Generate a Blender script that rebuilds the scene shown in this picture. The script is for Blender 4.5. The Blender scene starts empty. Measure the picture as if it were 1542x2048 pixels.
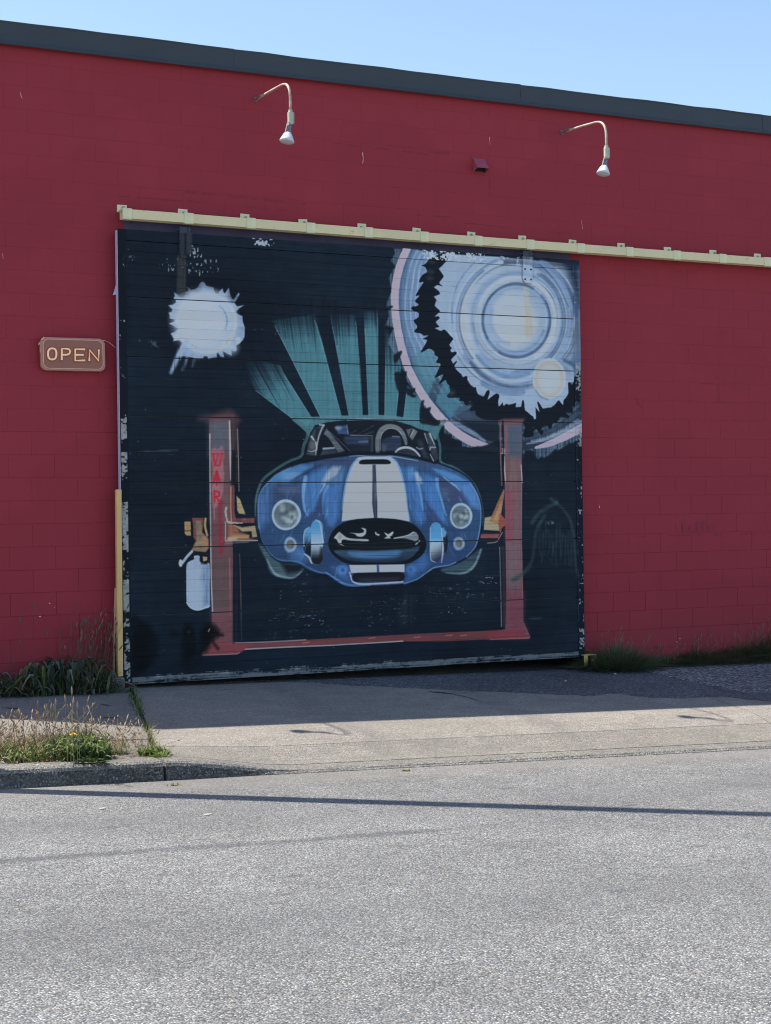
import bpy, bmesh, math, random
import numpy as np
from mathutils import Vector, Matrix
random.seed(7); np.random.seed(7)
scene = bpy.context.scene
COL = scene.collection

# ------------------------------------------------------------------ camera
F_PX, CX, CY = 3100.0, 771.0, 1024.0
YAW, PITCH, ROLL = math.radians(25.60919), math.radians(0.14817), math.radians(-0.8199)
CAM = np.array([-3.800248, -13.4546629, 1.45455361])
FW = np.array([math.sin(YAW)*math.cos(PITCH), math.cos(YAW)*math.cos(PITCH), math.sin(PITCH)])
_r = np.array([math.cos(YAW), -math.sin(YAW), 0.0]); _u = np.cross(_r, FW)
RT = _r*math.cos(ROLL)+_u*math.sin(ROLL); UP = -_r*math.sin(ROLL)+_u*math.cos(ROLL)
cam_d = bpy.data.cameras.new('camera'); cam = bpy.data.objects.new('camera', cam_d); COL.objects.link(cam)
cam_d.sensor_fit = 'VERTICAL'; cam_d.sensor_height = 24.0; cam_d.lens = F_PX/2048*24.0
cam_d.clip_start = 0.1; cam_d.clip_end = 3000
cam.matrix_world = Matrix(((RT[0], UP[0], -FW[0], CAM[0]), (RT[1], UP[1], -FW[1], CAM[1]), (RT[2], UP[2], -FW[2], CAM[2]), (0, 0, 0, 1)))
scene.camera = cam

# ------------------------------------------------------------------ light
SUN_DIR = Vector((-0.52, 0.43, 1.0)).normalized()          # towards the sun
world = bpy.data.worlds.new('World'); scene.world = world; world.use_nodes = True
wn = world.node_tree; wn.nodes.clear()
sky = wn.nodes.new('ShaderNodeTexSky'); sky.sky_type = 'NISHITA'; sky.sun_disc = False
sky.sun_elevation = math.asin(SUN_DIR.z); sky.sun_rotation = math.atan2(SUN_DIR.x, SUN_DIR.y)
sky.air_density = 1.0; sky.dust_density = 0.5; sky.ozone_density = 1.6; sky.altitude = 20
bg = wn.nodes.new('ShaderNodeBackground'); bg.inputs['Strength'].default_value = 0.131
wo = wn.nodes.new('ShaderNodeOutputWorld')
wn.links.new(sky.outputs[0], bg.inputs[0]); wn.links.new(bg.outputs[0], wo.inputs[0])
sun_d = bpy.data.lights.new('sun', 'SUN'); sun_d.energy = 4.7; sun_d.angle = math.radians(0.5); sun_d.color = (1.0, 0.95, 0.87)
sun = bpy.data.objects.new('sun', sun_d); COL.objects.link(sun); sun.location = (-8, 6, 15)
sun.rotation_euler = SUN_DIR.to_track_quat('Z', 'Y').to_euler()
scene.view_settings.view_transform = 'Standard'; scene.view_settings.look = 'None'
scene.cycles.filter_width = 1.1
scene.view_settings.exposure = 0.78; scene.view_settings.gamma = 1.0; scene.view_settings.use_curve_mapping = False
scene.view_settings.use_white_balance = True; scene.view_settings.white_balance_temperature = 6580; scene.view_settings.white_balance_tint = 10

# ------------------------------------------------------------------ measuring helpers (photo pixel -> point of a plane or of the ground)
def pray(px, py):
    return FW + RT*(px-CX)/F_PX - UP*(py-CY)/F_PX
def on_wall(px, py, y=0.0):
    r = pray(px, py); return CAM + r*((y-CAM[1])/r[1])
def on_wall_arr(p, y):
    p = np.asarray(p, float)
    r = FW[None] + RT[None]*((p[:, :1]-CX)/F_PX) - UP[None]*((p[:, 1:]-CY)/F_PX)
    return CAM[None] + r*((y-CAM[1])/r[:, 1:2])
def sm(t):
    t = min(1.0, max(0.0, t)); return t*t*(3-2*t)
def z_wall(x): return -.03-.0205*x
def z_gut(x): return -.235-.036*x
def kerb_h(x): return .118-.096*sm((x+.82)/1.0)
def z_pave(x, y):
    f = z_gut(x)+.118; e = z_gut(x)+kerb_h(x); t = -y/3.75
    if y > 0: return z_wall(x)
    return z_wall(x)*(1-t)+f*t-(f-e)*sm((-y-2.9)/.85)
def z_road(x, y):
    return z_gut(x)+.012*min(5, max(0, -3.93-y))-.012*max(0, -y-8.93)
def on_ground(px, py, fn=z_pave):
    r = pray(px, py); t = 5.0; P = CAM
    for _ in range(300):
        P = CAM+r*t; d = P[2]-fn(P[0], P[1]); t += d*2.5
        if abs(d) < 1e-5: break
    return P

# ------------------------------------------------------------------ object helpers
def empty(name, loc=(0, 0, 0), label=None, cat=None, group=None, kind=None, rz=0.0):
    o = bpy.data.objects.new(name, None); COL.objects.link(o); o.location = loc; o.rotation_euler = (0, 0, rz)
    o.empty_display_size = 0.1
    tag(o, label, cat, group, kind); return o
def tag(o, label=None, cat=None, group=None, kind=None):
    for k, v in (('label', label), ('category', cat), ('group', group), ('kind', kind)):
        if v: o[k] = v
    return o
def link(name, me, mat=None, parent=None, loc=(0, 0, 0), rot=(0, 0, 0)):
    if mat is not None:
        for m in (mat if isinstance(mat, (list, tuple)) else [mat]):
            me.materials.append(m)
    o = bpy.data.objects.new(name, me); COL.objects.link(o)
    if parent: o.parent = parent
    o.location = loc; o.rotation_euler = rot
    return o
def mesh(name, v, f, smooth=False):
    me = bpy.data.meshes.new(name); me.from_pydata([tuple(map(float, a)) for a in v], [], f); me.update()
    if smooth:
        me.polygons.foreach_set('use_smooth', [True]*len(me.polygons))
    return me
class MB:
    def __init__(s): s.v = []; s.f = []; s.m = []
    def add(s, v, f, mi=0):
        b = len(s.v); s.v += [tuple(map(float, a)) for a in v]; s.f += [tuple(b+i for i in q) for q in f]; s.m += [mi]*len(f)
    def box(s, x0, x1, y0, y1, z0, z1, bev=0.0, mi=0):
        if bev <= 0:
            s.add([(x0, y0, z0), (x1, y0, z0), (x1, y1, z0), (x0, y1, z0), (x0, y0, z1), (x1, y0, z1), (x1, y1, z1), (x0, y1, z1)],
                  [(0, 3, 2, 1), (4, 5, 6, 7), (0, 1, 5, 4), (1, 2, 6, 5), (2, 3, 7, 6), (3, 0, 4, 7)], mi); return
        bm = bmesh.new(); bmesh.ops.create_cube(bm, size=1.0)
        for w in bm.verts: w.co = Vector(((x0+x1)/2+w.co.x*(x1-x0), (y0+y1)/2+w.co.y*(y1-y0), (z0+z1)/2+w.co.z*(z1-z0)))
        bmesh.ops.bevel(bm, geom=list(bm.edges), offset=bev, segments=1, affect='EDGES')
        bm.verts.index_update()
        s.add([w.co[:] for w in bm.verts], [[w.index for w in q.verts] for q in bm.faces], mi); bm.free()
    def tube(s, pts, r, n=8, cap=True, mi=0):
        pts = [Vector(p) for p in pts]; rs = r if isinstance(r, (list, tuple)) else [r]*len(pts)
        rings = []; ref = None
        for i, p in enumerate(pts):
            a = pts[max(0, i-1)]; b = pts[min(len(pts)-1, i+1)]; d = (b-a).normalized()
            if ref is None:
                ref = d.orthogonal().normalized()
            ref = (ref-d*ref.dot(d)).normalized(); bi = d.cross(ref)
            rings.append([p+(ref*math.cos(2*math.pi*k/n)+bi*math.sin(2*math.pi*k/n))*rs[i] for k in range(n)])
        v = [q for rg in rings for q in rg]; f = []
        for i in range(len(pts)-1):
            for k in range(n):
                f.append((i*n+k, i*n+(k+1) % n, (i+1)*n+(k+1) % n, (i+1)*n+k))
        if cap:
            f.append(tuple(range(n))[::-1]); f.append(tuple((len(pts)-1)*n+k for k in range(n)))
        s.add(v, f, mi)
    def build(s, name, mat=None, parent=None, smooth=False, loc=(0, 0, 0), rot=(0, 0, 0)):
        me = mesh(name, s.v, s.f, smooth); o = link(name, me, mat, parent, loc, rot)
        if any(s.m): me.polygons.foreach_set('material_index', s.m)
        return o

# ------------------------------------------------------------------ colours
def lin(c):
    c = np.asarray(c, float)/255.0
    return np.where(c <= 0.04045, c/12.92, ((c+0.055)/1.055)**2.4)
SHADE = np.array([0.36, 0.43, 0.575])      # how a white card in the wall's shade reads in the picture: photo colour / this = paint colour
SUNLIT = np.array([1.95, 1.85, 1.75])
def soft_cap(a):                          # no paint is whiter than about 0.86; keeps the hue
    m = a.max(-1, keepdims=True); return np.clip(a*(1/(1+(m/.93)**6)**(1/6)), 0.003, 0.9)
def paint(r, g, b):
    return tuple(soft_cap((lin((r, g, b))/SHADE)[None])[0])
def sunny(r, g, b):
    return tuple(np.clip(lin((r, g, b))/SUNLIT, 0.01, 0.85))
# ------------------------------------------------------------------ materials
class NT:
    def __init__(s, name):
        s.m = bpy.data.materials.new(name); s.m.use_nodes = True; s.t = s.m.node_tree; s.t.nodes.clear()
        s.out = s.n('ShaderNodeOutputMaterial'); s.b = s.n('ShaderNodeBsdfPrincipled'); s.l(s.b.outputs[0], s.out.inputs[0])
    def n(s, typ, **kw):
        q = s.t.nodes.new(typ)
        for k, v in kw.items(): setattr(q, k, v)
        return q
    def l(s, a, b): s.t.links.new(a, b)
    def set(s, **kw):
        for k, v in kw.items(): s.b.inputs[k.replace('_', ' ')].default_value = v
    def coord(s, which='Object', scale=(1, 1, 1)):
        tc = s.n('ShaderNodeTexCoord')
        if scale == (1, 1, 1): return tc.outputs[which]
        mp = s.n('ShaderNodeMapping'); mp.inputs['Scale'].default_value = scale; s.l(tc.outputs[which], mp.inputs[0]); return mp.outputs[0]
    def world(s, scale=(1, 1, 1)):
        g = s.n('ShaderNodeNewGeometry')
        if scale == (1, 1, 1): return g.outputs['Position']
        mp = s.n('ShaderNodeMapping'); mp.inputs['Scale'].default_value = scale; s.l(g.outputs['Position'], mp.inputs[0]); return mp.outputs[0]
    def noise(s, vec, scale, detail=4, rough=0.55):
        q = s.n('ShaderNodeTexNoise'); q.inputs['Scale'].default_value = scale; q.inputs['Detail'].default_value = detail
        q.inputs['Roughness'].default_value = rough; s.l(vec, q.inputs['Vector']); return q.outputs['Fac']
    def voro(s, vec, scale, out='Color', feature='F1'):
        q = s.n('ShaderNodeTexVoronoi', feature=feature); q.inputs['Scale'].default_value = scale; s.l(vec, q.inputs['Vector']); return q.outputs[out]
    def ramp(s, fac, stops):
        q = s.n('ShaderNodeValToRGB'); e = q.color_ramp.elements
        while len(e) < len(stops): e.new(0.5)
        for i, (p, c) in enumerate(stops):
            e[i].position = p; c = c if hasattr(c, '__len__') else (c, c, c); e[i].color = (c[0], c[1], c[2], 1)
        s.l(fac, q.inputs[0]); return q.outputs[0]
    def mix(s, fac, a, b, blend='MIX'):
        q = s.n('ShaderNodeMix', data_type='RGBA', blend_type=blend)
        for sock, v in ((q.inputs['Factor'], fac), (q.inputs[6], a), (q.inputs[7], b)):
            if isinstance(v, bpy.types.NodeSocket): s.l(v, sock)
            elif hasattr(v, '__len__'): sock.default_value = (v[0], v[1], v[2], 1)
            else: sock.default_value = v if sock == q.inputs['Factor'] else (v, v, v, 1)
        return q.outputs[2]
    def math(s, op, a, b=None, c=None, clamp=False):
        q = s.n('ShaderNodeMath', operation=op); q.use_clamp = clamp
        for i, v in enumerate((a, b, c)):
            if v is None: continue
            if isinstance(v, bpy.types.NodeSocket): s.l(v, q.inputs[i])
            else: q.inputs[i].default_value = v
        return q.outputs[0]
    def xyz(s, vec):
        q = s.n('ShaderNodeSeparateXYZ'); s.l(vec, q.inputs[0]); return q.outputs
    def band(s, x, lo, hi, soft):         # 1 between lo and hi, soft edges
        a = s.n('ShaderNodeMapRange'); a.interpolation_type = 'SMOOTHSTEP'
        s.l(x, a.inputs[0]); a.inputs[1].default_value = lo-soft; a.inputs[2].default_value = lo+soft
        b = s.n('ShaderNodeMapRange'); b.interpolation_type = 'SMOOTHSTEP'
        s.l(x, b.inputs[0]); b.inputs[1].default_value = hi-soft; b.inputs[2].default_value = hi+soft
        return s.math('SUBTRACT', a.outputs[0], b.outputs[0])
    def bump(s, h, strength=0.3, dist=0.01):
        q = s.n('ShaderNodeBump'); q.inputs['Strength'].default_value = strength; q.inputs['Distance'].default_value = dist
        s.l(h, q.inputs['Height']); s.l(q.outputs[0], s.b.inputs['Normal'])
    def color(s, c): 
        if isinstance(c, bpy.types.NodeSocket): s.l(c, s.b.inputs['Base Color'])
        else: s.b.inputs['Base Color'].default_value = (c[0], c[1], c[2], 1)
def mul(c, k): return tuple(a*k for a in c)

def simple(name, c, rough=0.6, var=0.15, scale=12, metallic=0.0, bumps=0.0, obj=True):
    t = NT(name); vec = t.coord('Object') if obj else t.world()
    n = t.noise(vec, scale, 5)
    t.color(t.mix(n, mul(c, 1-var), mul(c, 1+var))); t.set(Roughness=rough, Metallic=metallic)
    if bumps: t.bump(t.noise(vec, scale*6, 3), bumps, 0.004)
    return t.m

# red wall paint: slow mottling, roller texture, faint dirt at the foot and a faded tint near the top
t = NT('red_wall_paint'); p = t.world()
n1 = t.noise(p, 0.7, 5, 0.6); n2 = t.noise(p, 9, 5, 0.6); oi = t.n('ShaderNodeObjectInfo')
RED = paint(104, 38, 53)
c = t.mix(n1, mul(RED, 0.90), mul(RED, 1.10))
c = t.mix(t.math('MULTIPLY', n2, 0.25), c, mul(RED, 0.82))
c = t.mix(t.math('MULTIPLY', oi.outputs['Random'], 0.14), c, mul(RED, 0.80))
st = t.noise(t.world((5.0, 5.0, 0.5)), 1.6, 4, 0.65)
c = t.mix(t.ramp(st, [(0.58, 0.0), (0.85, 0.22)]), c, mul(RED, 0.62))
x, y, z = t.xyz(p)
dirt = t.math('MULTIPLY', t.ramp(z, [(0.0, 1.0), (0.45, 0.0)]), t.noise(p, 6, 5))
c = t.mix(t.math('MULTIPLY', dirt, 0.7), c, paint(70, 40, 48))
rp = t.ramp(t.noise(t.world((0.7, 1, 1.1)), 0.9, 2, 0.4), [(0.50, 0.0), (0.54, 1.0)])           # patches where the wall was rolled again
c = t.mix(t.math('MULTIPLY', rp, 0.16), c, mul(RED, 1.22))
pit = t.voro(t.world((1, 1, 1)), 60, 'Distance')
t.color(c); t.set(Roughness=0.7); t.b.inputs['Specular IOR Level'].default_value = 0.15; t.bump(t.math('ADD', t.math('MULTIPLY', t.noise(p, 90, 4), 0.6), t.math('MULTIPLY', t.noise(p, 14, 4), 0.8)), 0.25, 0.004)
M_RED = t.m
M_VENT = simple('maroon_vent_paint', mul(paint(106, 52, 74), 1.0), 0.45, 0.06)
M_DARK = simple('interior_dark', (0.02, 0.02, 0.022), 0.9)
M_LINTEL = simple('purple_lintel_paint', paint(50, 52, 84), 0.7, 0.35, 7, obj=False)
t = NT('slate_flashing'); p = t.world(); n = t.noise(p, 1.2, 5)
S = paint(41, 50, 63); oi = t.n('ShaderNodeObjectInfo')
c = t.mix(n, mul(S, 0.88), mul(S, 1.12)); c = t.mix(t.math('MULTIPLY', oi.outputs['Random'], 0.05), c, mul(S, 0.8)); t.color(c); t.set(Roughness=0.5); t.b.inputs['Specular IOR Level'].default_value = 0.25
t.bump(t.noise(t.world((1, 1, 1)), 2.2, 3), 0.25, 0.02); M_FLASH = t.m

t = NT('cream_rail_paint'); p = t.coord('Object'); n = t.noise(p, 4, 6, 0.65)
CR = paint(203, 202, 180)
c = t.mix(n, mul(CR, 0.85), mul(CR, 1.1)); g = t.ramp(t.noise(p, 28, 6, 0.7), [(0.60, 0), (0.74, 1)])
c = t.mix(t.math('MULTIPLY', g, 0.55), c, paint(120, 118, 95))
st = t.ramp(t.noise(t.coord('Object', (14, 1, 1)), 3, 5, 0.7), [(0.58, 0), (0.8, 0.5)])
c = t.mix(st, c, paint(165, 150, 115)); rs = t.ramp(t.noise(t.coord('Object', (1, 1, 3)), 7, 6, 0.75), [(0.62, 0), (0.68, 0.75)]); c = t.mix(rs, c, paint(118, 84, 62)); t.color(c); t.set(Roughness=0.55); t.bump(t.noise(p, 60, 4), 0.15, 0.003); M_CREAM = t.m
t = NT('galvanised_cream'); p = t.coord('Object'); n = t.noise(p, 16, 6, 0.7); CG = paint(172, 182, 166)
t.color(t.mix(n, mul(CG, 0.7), mul(CG, 1.2))); t.set(Roughness=0.5); M_BRKT = t.m
M_BOLT = simple('bolt_metal', paint(110, 122, 110), 0.45, 0.3, 40, 0.4)
M_STEEL = simple('dark_hanger_steel', paint(30, 40, 58), 0.5, 0.3, 20)

t = NT('lamp_arm_paint'); p = t.coord('Object'); n = t.ramp(t.noise(p, 9, 5, 0.7), [(0.42, 0), (0.62, 1)])
c = t.mix(n, (0.60, 0.56, 0.40), (0.45, 0.27, 0.22)); t.color(c); t.set(Roughness=0.5); M_ARM = t.m
M_BOX = simple('conduit_body_paint', (0.52, 0.54, 0.42), 0.5, 0.15, 20)
M_NECK = simple('lamp_neck_grey', paint(80, 84, 100), 0.4, 0.2, 30, 0.3)
t = NT('frosted_bulb'); t.color((0.74, 0.76, 0.78)); t.set(Roughness=0.12); t.set(Coat_Weight=0.4); M_BULB = t.m

t = NT('yellow_timber_paint'); p = t.coord('Object', (8, 8, 1)); n = t.noise(p, 3, 6, 0.65)
W = paint(206, 182, 138); c = t.mix(n, mul(W, 0.75), mul(W, 1.1))
c = t.mix(t.ramp(t.noise(t.coord('Object', (6, 6, 3)), 8, 6, 0.75), [(0.64, 0), (0.70, 0.8)]), c, paint(90, 75, 55)); t.color(c); t.set(Roughness=0.7); t.bump(n, 0.2, 0.004); M_TIMBER = t.m
M_LATH = simple('pale_lath', paint(170, 145, 130), 0.7, 0.2, 9)
M_BLACKGAP = simple('weathered_grey_steel', paint(96, 108, 120), 0.6, 0.45, 14)

# ---- road and pavement: visible aggregate, stains with their own shape
def aggregate(name, base, spread, stone, joint_dark, tint=None, scale=150, extra=None, bump=0.5, stretch=(1, 1, 1), spec=0.35):
    t = NT(name); p = t.world(stretch)
    v = t.voro(p, scale, 'Color'); d = t.voro(p, scale, 'Distance')
    sv = t.xyz(v)
    c = t.ramp(sv[0], [(0.0, mul(base, 1-spread)), (0.45, base), (0.8, mul(base, 1+spread*0.7)), (1.0, stone)])
    big = t.noise(p, 0.55, 6, 0.62); mid = t.noise(p, 5, 5, 0.6)
    c = t.mix(t.ramp(d, [(0.35, 0.0), (0.75, joint_dark)]), c, mul(base, 0.35))
    c = t.mix(0.75, c, t.ramp(big, [(0.3, 0.36), (0.7, 0.64)]), 'OVERLAY')
    c = t.mix(0.6, c, t.ramp(mid, [(0.3, 0.40), (0.7, 0.60)]), 'OVERLAY')
    if tint: c = t.mix(t.ramp(sv[1], [(0.75, 0), (0.95, 0.6)]), c, tint)
    if extra: c = extra(t, c)
    t.color(c); t.set(Roughness=0.85); t.b.inputs['Specular IOR Level'].default_value = spec
    t.bump(t.math('SUBTRACT', 1.0, d), bump, 0.006)
    return t.m
def road_marks(t, c):
    p = t.world(); x, y, z = t.xyz(p)
    wob = t.math('MULTIPLY', t.math('SUBTRACT', t.noise(p, 2.5, 5), 0.5), 0.12)
    yy = t.math('ADD', y, wob)
    seam = t.math('MULTIPLY', t.band(yy, -6.24, -6.13, 0.03), t.band(x, -9.0, 0.2, 0.7))
    seam = t.math('MULTIPLY', seam, t.ramp(t.noise(p, 12, 5, 0.7), [(0.3, 0.2), (0.6, 0.75)]))
    c = t.mix(t.math('MULTIPLY', seam, 0.85), c, (0.055, 0.056, 0.062))
    spots = t.ramp(t.noise(t.world((1, 2.2, 1)), 3.3, 3, 0.5), [(0.69, 0), (0.74, 0.6)])
    c = t.mix(spots, c, (0.07, 0.07, 0.075))
    dust = t.math('MULTIPLY', t.band(yy, -4.35, -3.9, 0.14), 0.35)       # grit gathered in the gutter
    c = t.mix(dust, c, (0.24, 0.215, 0.18))
    lane = t.math('MULTIPLY', t.band(t.math('ADD', y, t.math('MULTIPLY', wob, 4.0)), -8.1, -7.5, 0.35), 0.30)      # wheel-worn, oil-darkened lane
    c = t.mix(lane, c, (0.10, 0.10, 0.105))
    blot = t.ramp(t.noise(t.world((0.8, 2.0, 1)), 0.8, 5, 0.6), [(0.52, 0.0), (0.70, 0.30)])
    c = t.mix(blot, c, (0.12, 0.12, 0.122))
    drip = t.ramp(t.voro(t.world((1, 1.2, 1)), 1.7, 'Distance'), [(0.03, 0.55), (0.085, 0.0)])
    c = t.mix(t.math('MULTIPLY', drip, t.noise(p, 9, 4)), c, (0.05, 0.05, 0.052))
    lane2 = t.math('MULTIPLY', t.band(t.math('ADD', y, t.math('MULTIPLY', wob, 4.0)), -5.7, -5.2, 0.3), 0.18)
    c = t.mix(lane2, c, (0.11, 0.11, 0.112))
    gap = t.math('ABSOLUTE', t.math('SUBTRACT', t.noise(t.world((0.5, 1.6, 1)), 1.3, 6, 0.55), 0.5))
    ck = t.math('MULTIPLY', t.ramp(gap, [(0.0, 0.55), (0.006, 0.0)]), t.ramp(t.noise(p, 0.5, 2), [(0.5, 0), (0.6, 1)]))
    return t.mix(ck, c, (0.06, 0.06, 0.063))
M_ROAD = aggregate('road_asphalt', (0.197, 0.199, 0.197), 0.62, (0.50, 0.50, 0.49), 0.85, (0.27, 0.24, 0.20), 128, road_marks, 0.7)
def conc_marks(t, c):
    p = t.world(); x, y, z = t.xyz(p)
    s = t.ramp(t.noise(t.world((1.2, 5, 1)), 1.1, 4, 0.6), [(0.55, 0), (0.75, 0.45)])
    c = t.mix(s, c, (0.15, 0.14, 0.125))
    for x0, wd_ in ((1.35, .12), (2.95, .13)):                    # faint tyre tracks turning into the door
        xx = t.math('ADD', x, t.math('MULTIPLY', y, -0.12)); tr = t.math('MULTIPLY', t.band(xx, x0-wd_, x0+wd_, 0.08), t.ramp(t.noise(t.world((3, 1, 1)), 2.5, 5, 0.65), [(0.35, 0.05), (0.7, 0.34)])); c = t.mix(tr, c, (0.10, 0.095, 0.09))
    brushed = t.ramp(t.noise(t.world((0.6, 60, 1)), 1.0, 3, 0.6), [(0.42, 0.0), (0.7, 0.4)])
    return t.mix(brushed, c, (0.14, 0.13, 0.115))
M_CONC = aggregate('driveway_concrete', (0.285, 0.262, 0.228), 0.40, (0.50, 0.47, 0.42), 0.55, (0.34, 0.27, 0.20), 130, conc_marks, 0.35)
M_APRON = aggregate('apron_concrete', (0.258, 0.240, 0.208), 0.55, (0.46, 0.44, 0.40), 0.75, (0.33, 0.26, 0.20), 140, conc_marks, 0.5)
M_KERBFACE = aggregate('shaded_dirty_kerb_face', (0.105, 0.102, 0.095), 0.65, (0.34, 0.33, 0.31), 0.8, (0.14, 0.12, 0.09), 100, conc_marks, 0.8)  # darker kerb copy: front-face shade, with its dirt, put into the colour
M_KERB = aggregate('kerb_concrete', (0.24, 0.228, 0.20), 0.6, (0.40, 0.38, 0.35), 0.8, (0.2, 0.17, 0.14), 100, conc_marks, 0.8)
M_SIDE = aggregate('sidewalk_concrete', (0.235, 0.222, 0.20), 0.42, (0.42, 0.40, 0.37), 0.55, (0.30, 0.25, 0.2), 130, conc_marks, 0.35)
M_PATCH = aggregate('asphalt_patch', (0.115, 0.118, 0.128), 0.60, (0.32, 0.32, 0.32), 0.7, None, 75, None, 0.7)
M_GRAVEL = aggregate('coarse_gravel_asphalt', (0.185, 0.19, 0.195), 0.85, (0.50, 0.50, 0.49), 0.9, None, 42, None, 1.0)
M_DIRT = aggregate('dirt', (0.14, 0.115, 0.085), 0.6, (0.3, 0.26, 0.2), 0.7, (0.2, 0.15, 0.1), 60, None, 0.8)

# ================================================================== the mural, painted stroke by stroke into a picture of the door
DOOR_W, DOOR_H, DOOR_Y = 4.80, 4.02, -0.14
PPM = 265.0
CW, CH = int(DOOR_W*PPM), int(DOOR_H*PPM)
rng = np.random.default_rng(11)
def vnoise(fx, fy):
    g = rng.random((fy+2, fx+2)).astype(np.float32)
    xs = np.linspace(0, fx, CW, dtype=np.float32); ys = np.linspace(0, fy, CH, dtype=np.float32)
    xi = xs.astype(int); yi = ys.astype(int); a = xs-xi; b = ys-yi; a = a*a*(3-2*a); b = b*b*(3-2*b)
    top = g[yi][:, xi]*(1-a)+g[yi][:, xi+1]*a; bot = g[yi+1][:, xi]*(1-a)+g[yi+1][:, xi+1]*a
    return top*(1-b)[:, None]+bot*b[:, None]
N_MID = (vnoise(60, 50)+0.5*vnoise(140, 120)+0.25*vnoise(330, 280))/1.75
N_FINE = (vnoise(200, 170)+0.6*vnoise(500, 420))/1.6
def streaks(vertical, long_, thin):
    a = rng.random((CH, CW)).astype(np.float32)
    def box(a, n, ax):
        if n <= 1: return a
        pad = [(0, 0), (0, 0)]; pad[ax] = (n, n); c = np.cumsum(np.pad(a, pad, mode='wrap'), axis=ax, dtype=np.float64)
        s0 = [slice(None)]*2; s1 = [slice(None)]*2; s0[ax] = slice(n, n+a.shape[ax]); s1[ax] = slice(0, a.shape[ax]); return ((c[tuple(s0)]-c[tuple(s1)])/n).astype(np.float32)
    la, ta = (0, 1) if vertical else (1, 0)
    a = box(box(a, long_, la), long_//2+1, la); a = box(a, thin, ta)
    return (a-a.mean())/a.std()
def norm_(a): return np.clip(.5+.2*a, 0, 1)
N_V = norm_(.8*streaks(True, 70, 2)+.7*streaks(True, 130, 5)+.35*streaks(True, 16, 1))
N_H = norm_(.8*streaks(False, 80, 2)+.7*streaks(False, 150, 4)+.35*streaks(False, 18, 1))
N_ST = (vnoise(90, 75)+.9*vnoise(300, 260)+.35*vnoise(600, 520))/2.25
N_BIG = (vnoise(7, 6)+0.5*vnoise(16, 13))/1.5
canvas = np.empty((CH, CW, 3), np.float32); canvas[:] = (21, 34, 52)
REG = dict(A=(200, 380, 2.9654), B=(700, 420, 2.9654), C=(200, 860, 2.9654), D=(700, 860, 2.9654), E=(500, 820, 3.2125),
           W=(590, 820, 4.974), FL=(500, 900, 6.425), FR=(740, 900, 6.425), JK=(340, 960, 7.315), LP=(400, 800, 6.4),
           G1=(760, 480, 7.315), G2=(780, 700, 7.009), G3=(960, 700, 7.009), SG=(320, 540, 7.71), RY=(480, 600, 3.6714),
           DK=(870, 490, 5.14), RP=(940, 820, 4.2667), BT=(400, 1200, 2.2676), BL=(240, 1200, 7.009), P=(0, 0, 1))
def Q(reg, pts):
    x0, y0, s = REG[reg]; p = np.asarray(pts, float)/s+np.array([x0, y0])
    w = on_wall_arr(p, DOOR_Y); return np.stack([w[:, 0]*PPM, (DOOR_H-w[:, 2])*PPM], 1)
def cat(*parts): return np.concatenate(parts)
def smooth(p, closed=False, k=6):
    p = np.asarray(p, float); n = len(p); out = []
    rngi = range(n) if closed else range(n-1)
    for i in rngi:
        p0 = p[(i-1) % n] if closed or i > 0 else p[0]; p1 = p[i]; p2 = p[(i+1) % n]
        p3 = p[(i+2) % n] if closed or i+2 < n else p[-1]
        for j in range(k):
            t = j/k
            out.append(0.5*((2*p1)+(-p0+p2)*t+(2*p0-5*p1+4*p2-p3)*t*t+(-p0+3*p1-3*p2+p3)*t**3))
    if not closed: out.append(p[-1])
    return np.array(out)
def window(p, pad):
    x0 = max(0, int(p[:, 0].min()-pad)); x1 = min(CW, int(p[:, 0].max()+pad)+2)
    y0 = max(0, int(p[:, 1].min()-pad)); y1 = min(CH, int(p[:, 1].max()+pad)+2)
    return x0, x1, y0, y1
def segdist(gx, gy, a, b):
    d = b-a; L = max(1e-9, float(d@d)); t = np.clip(((gx-a[0])*d[0]+(gy-a[1])*d[1])/L, 0, 1)
    return np.hypot(gx-a[0]-t*d[0], gy-a[1]-t*d[1]), t
def put(win, al, col, dry=0.0, tex=None):
    x0, x1, y0, y1 = win
    if dry > 0:
        n = (tex if tex is not None else N_H)[y0:y1, x0:x1]; al = al*np.clip(1-dry*(1.9*n-0.25), 0, 1)
    c = canvas[y0:y1, x0:x1]
    col = np.asarray(col, np.float32)
    c += (col-c)*al[..., None]
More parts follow.
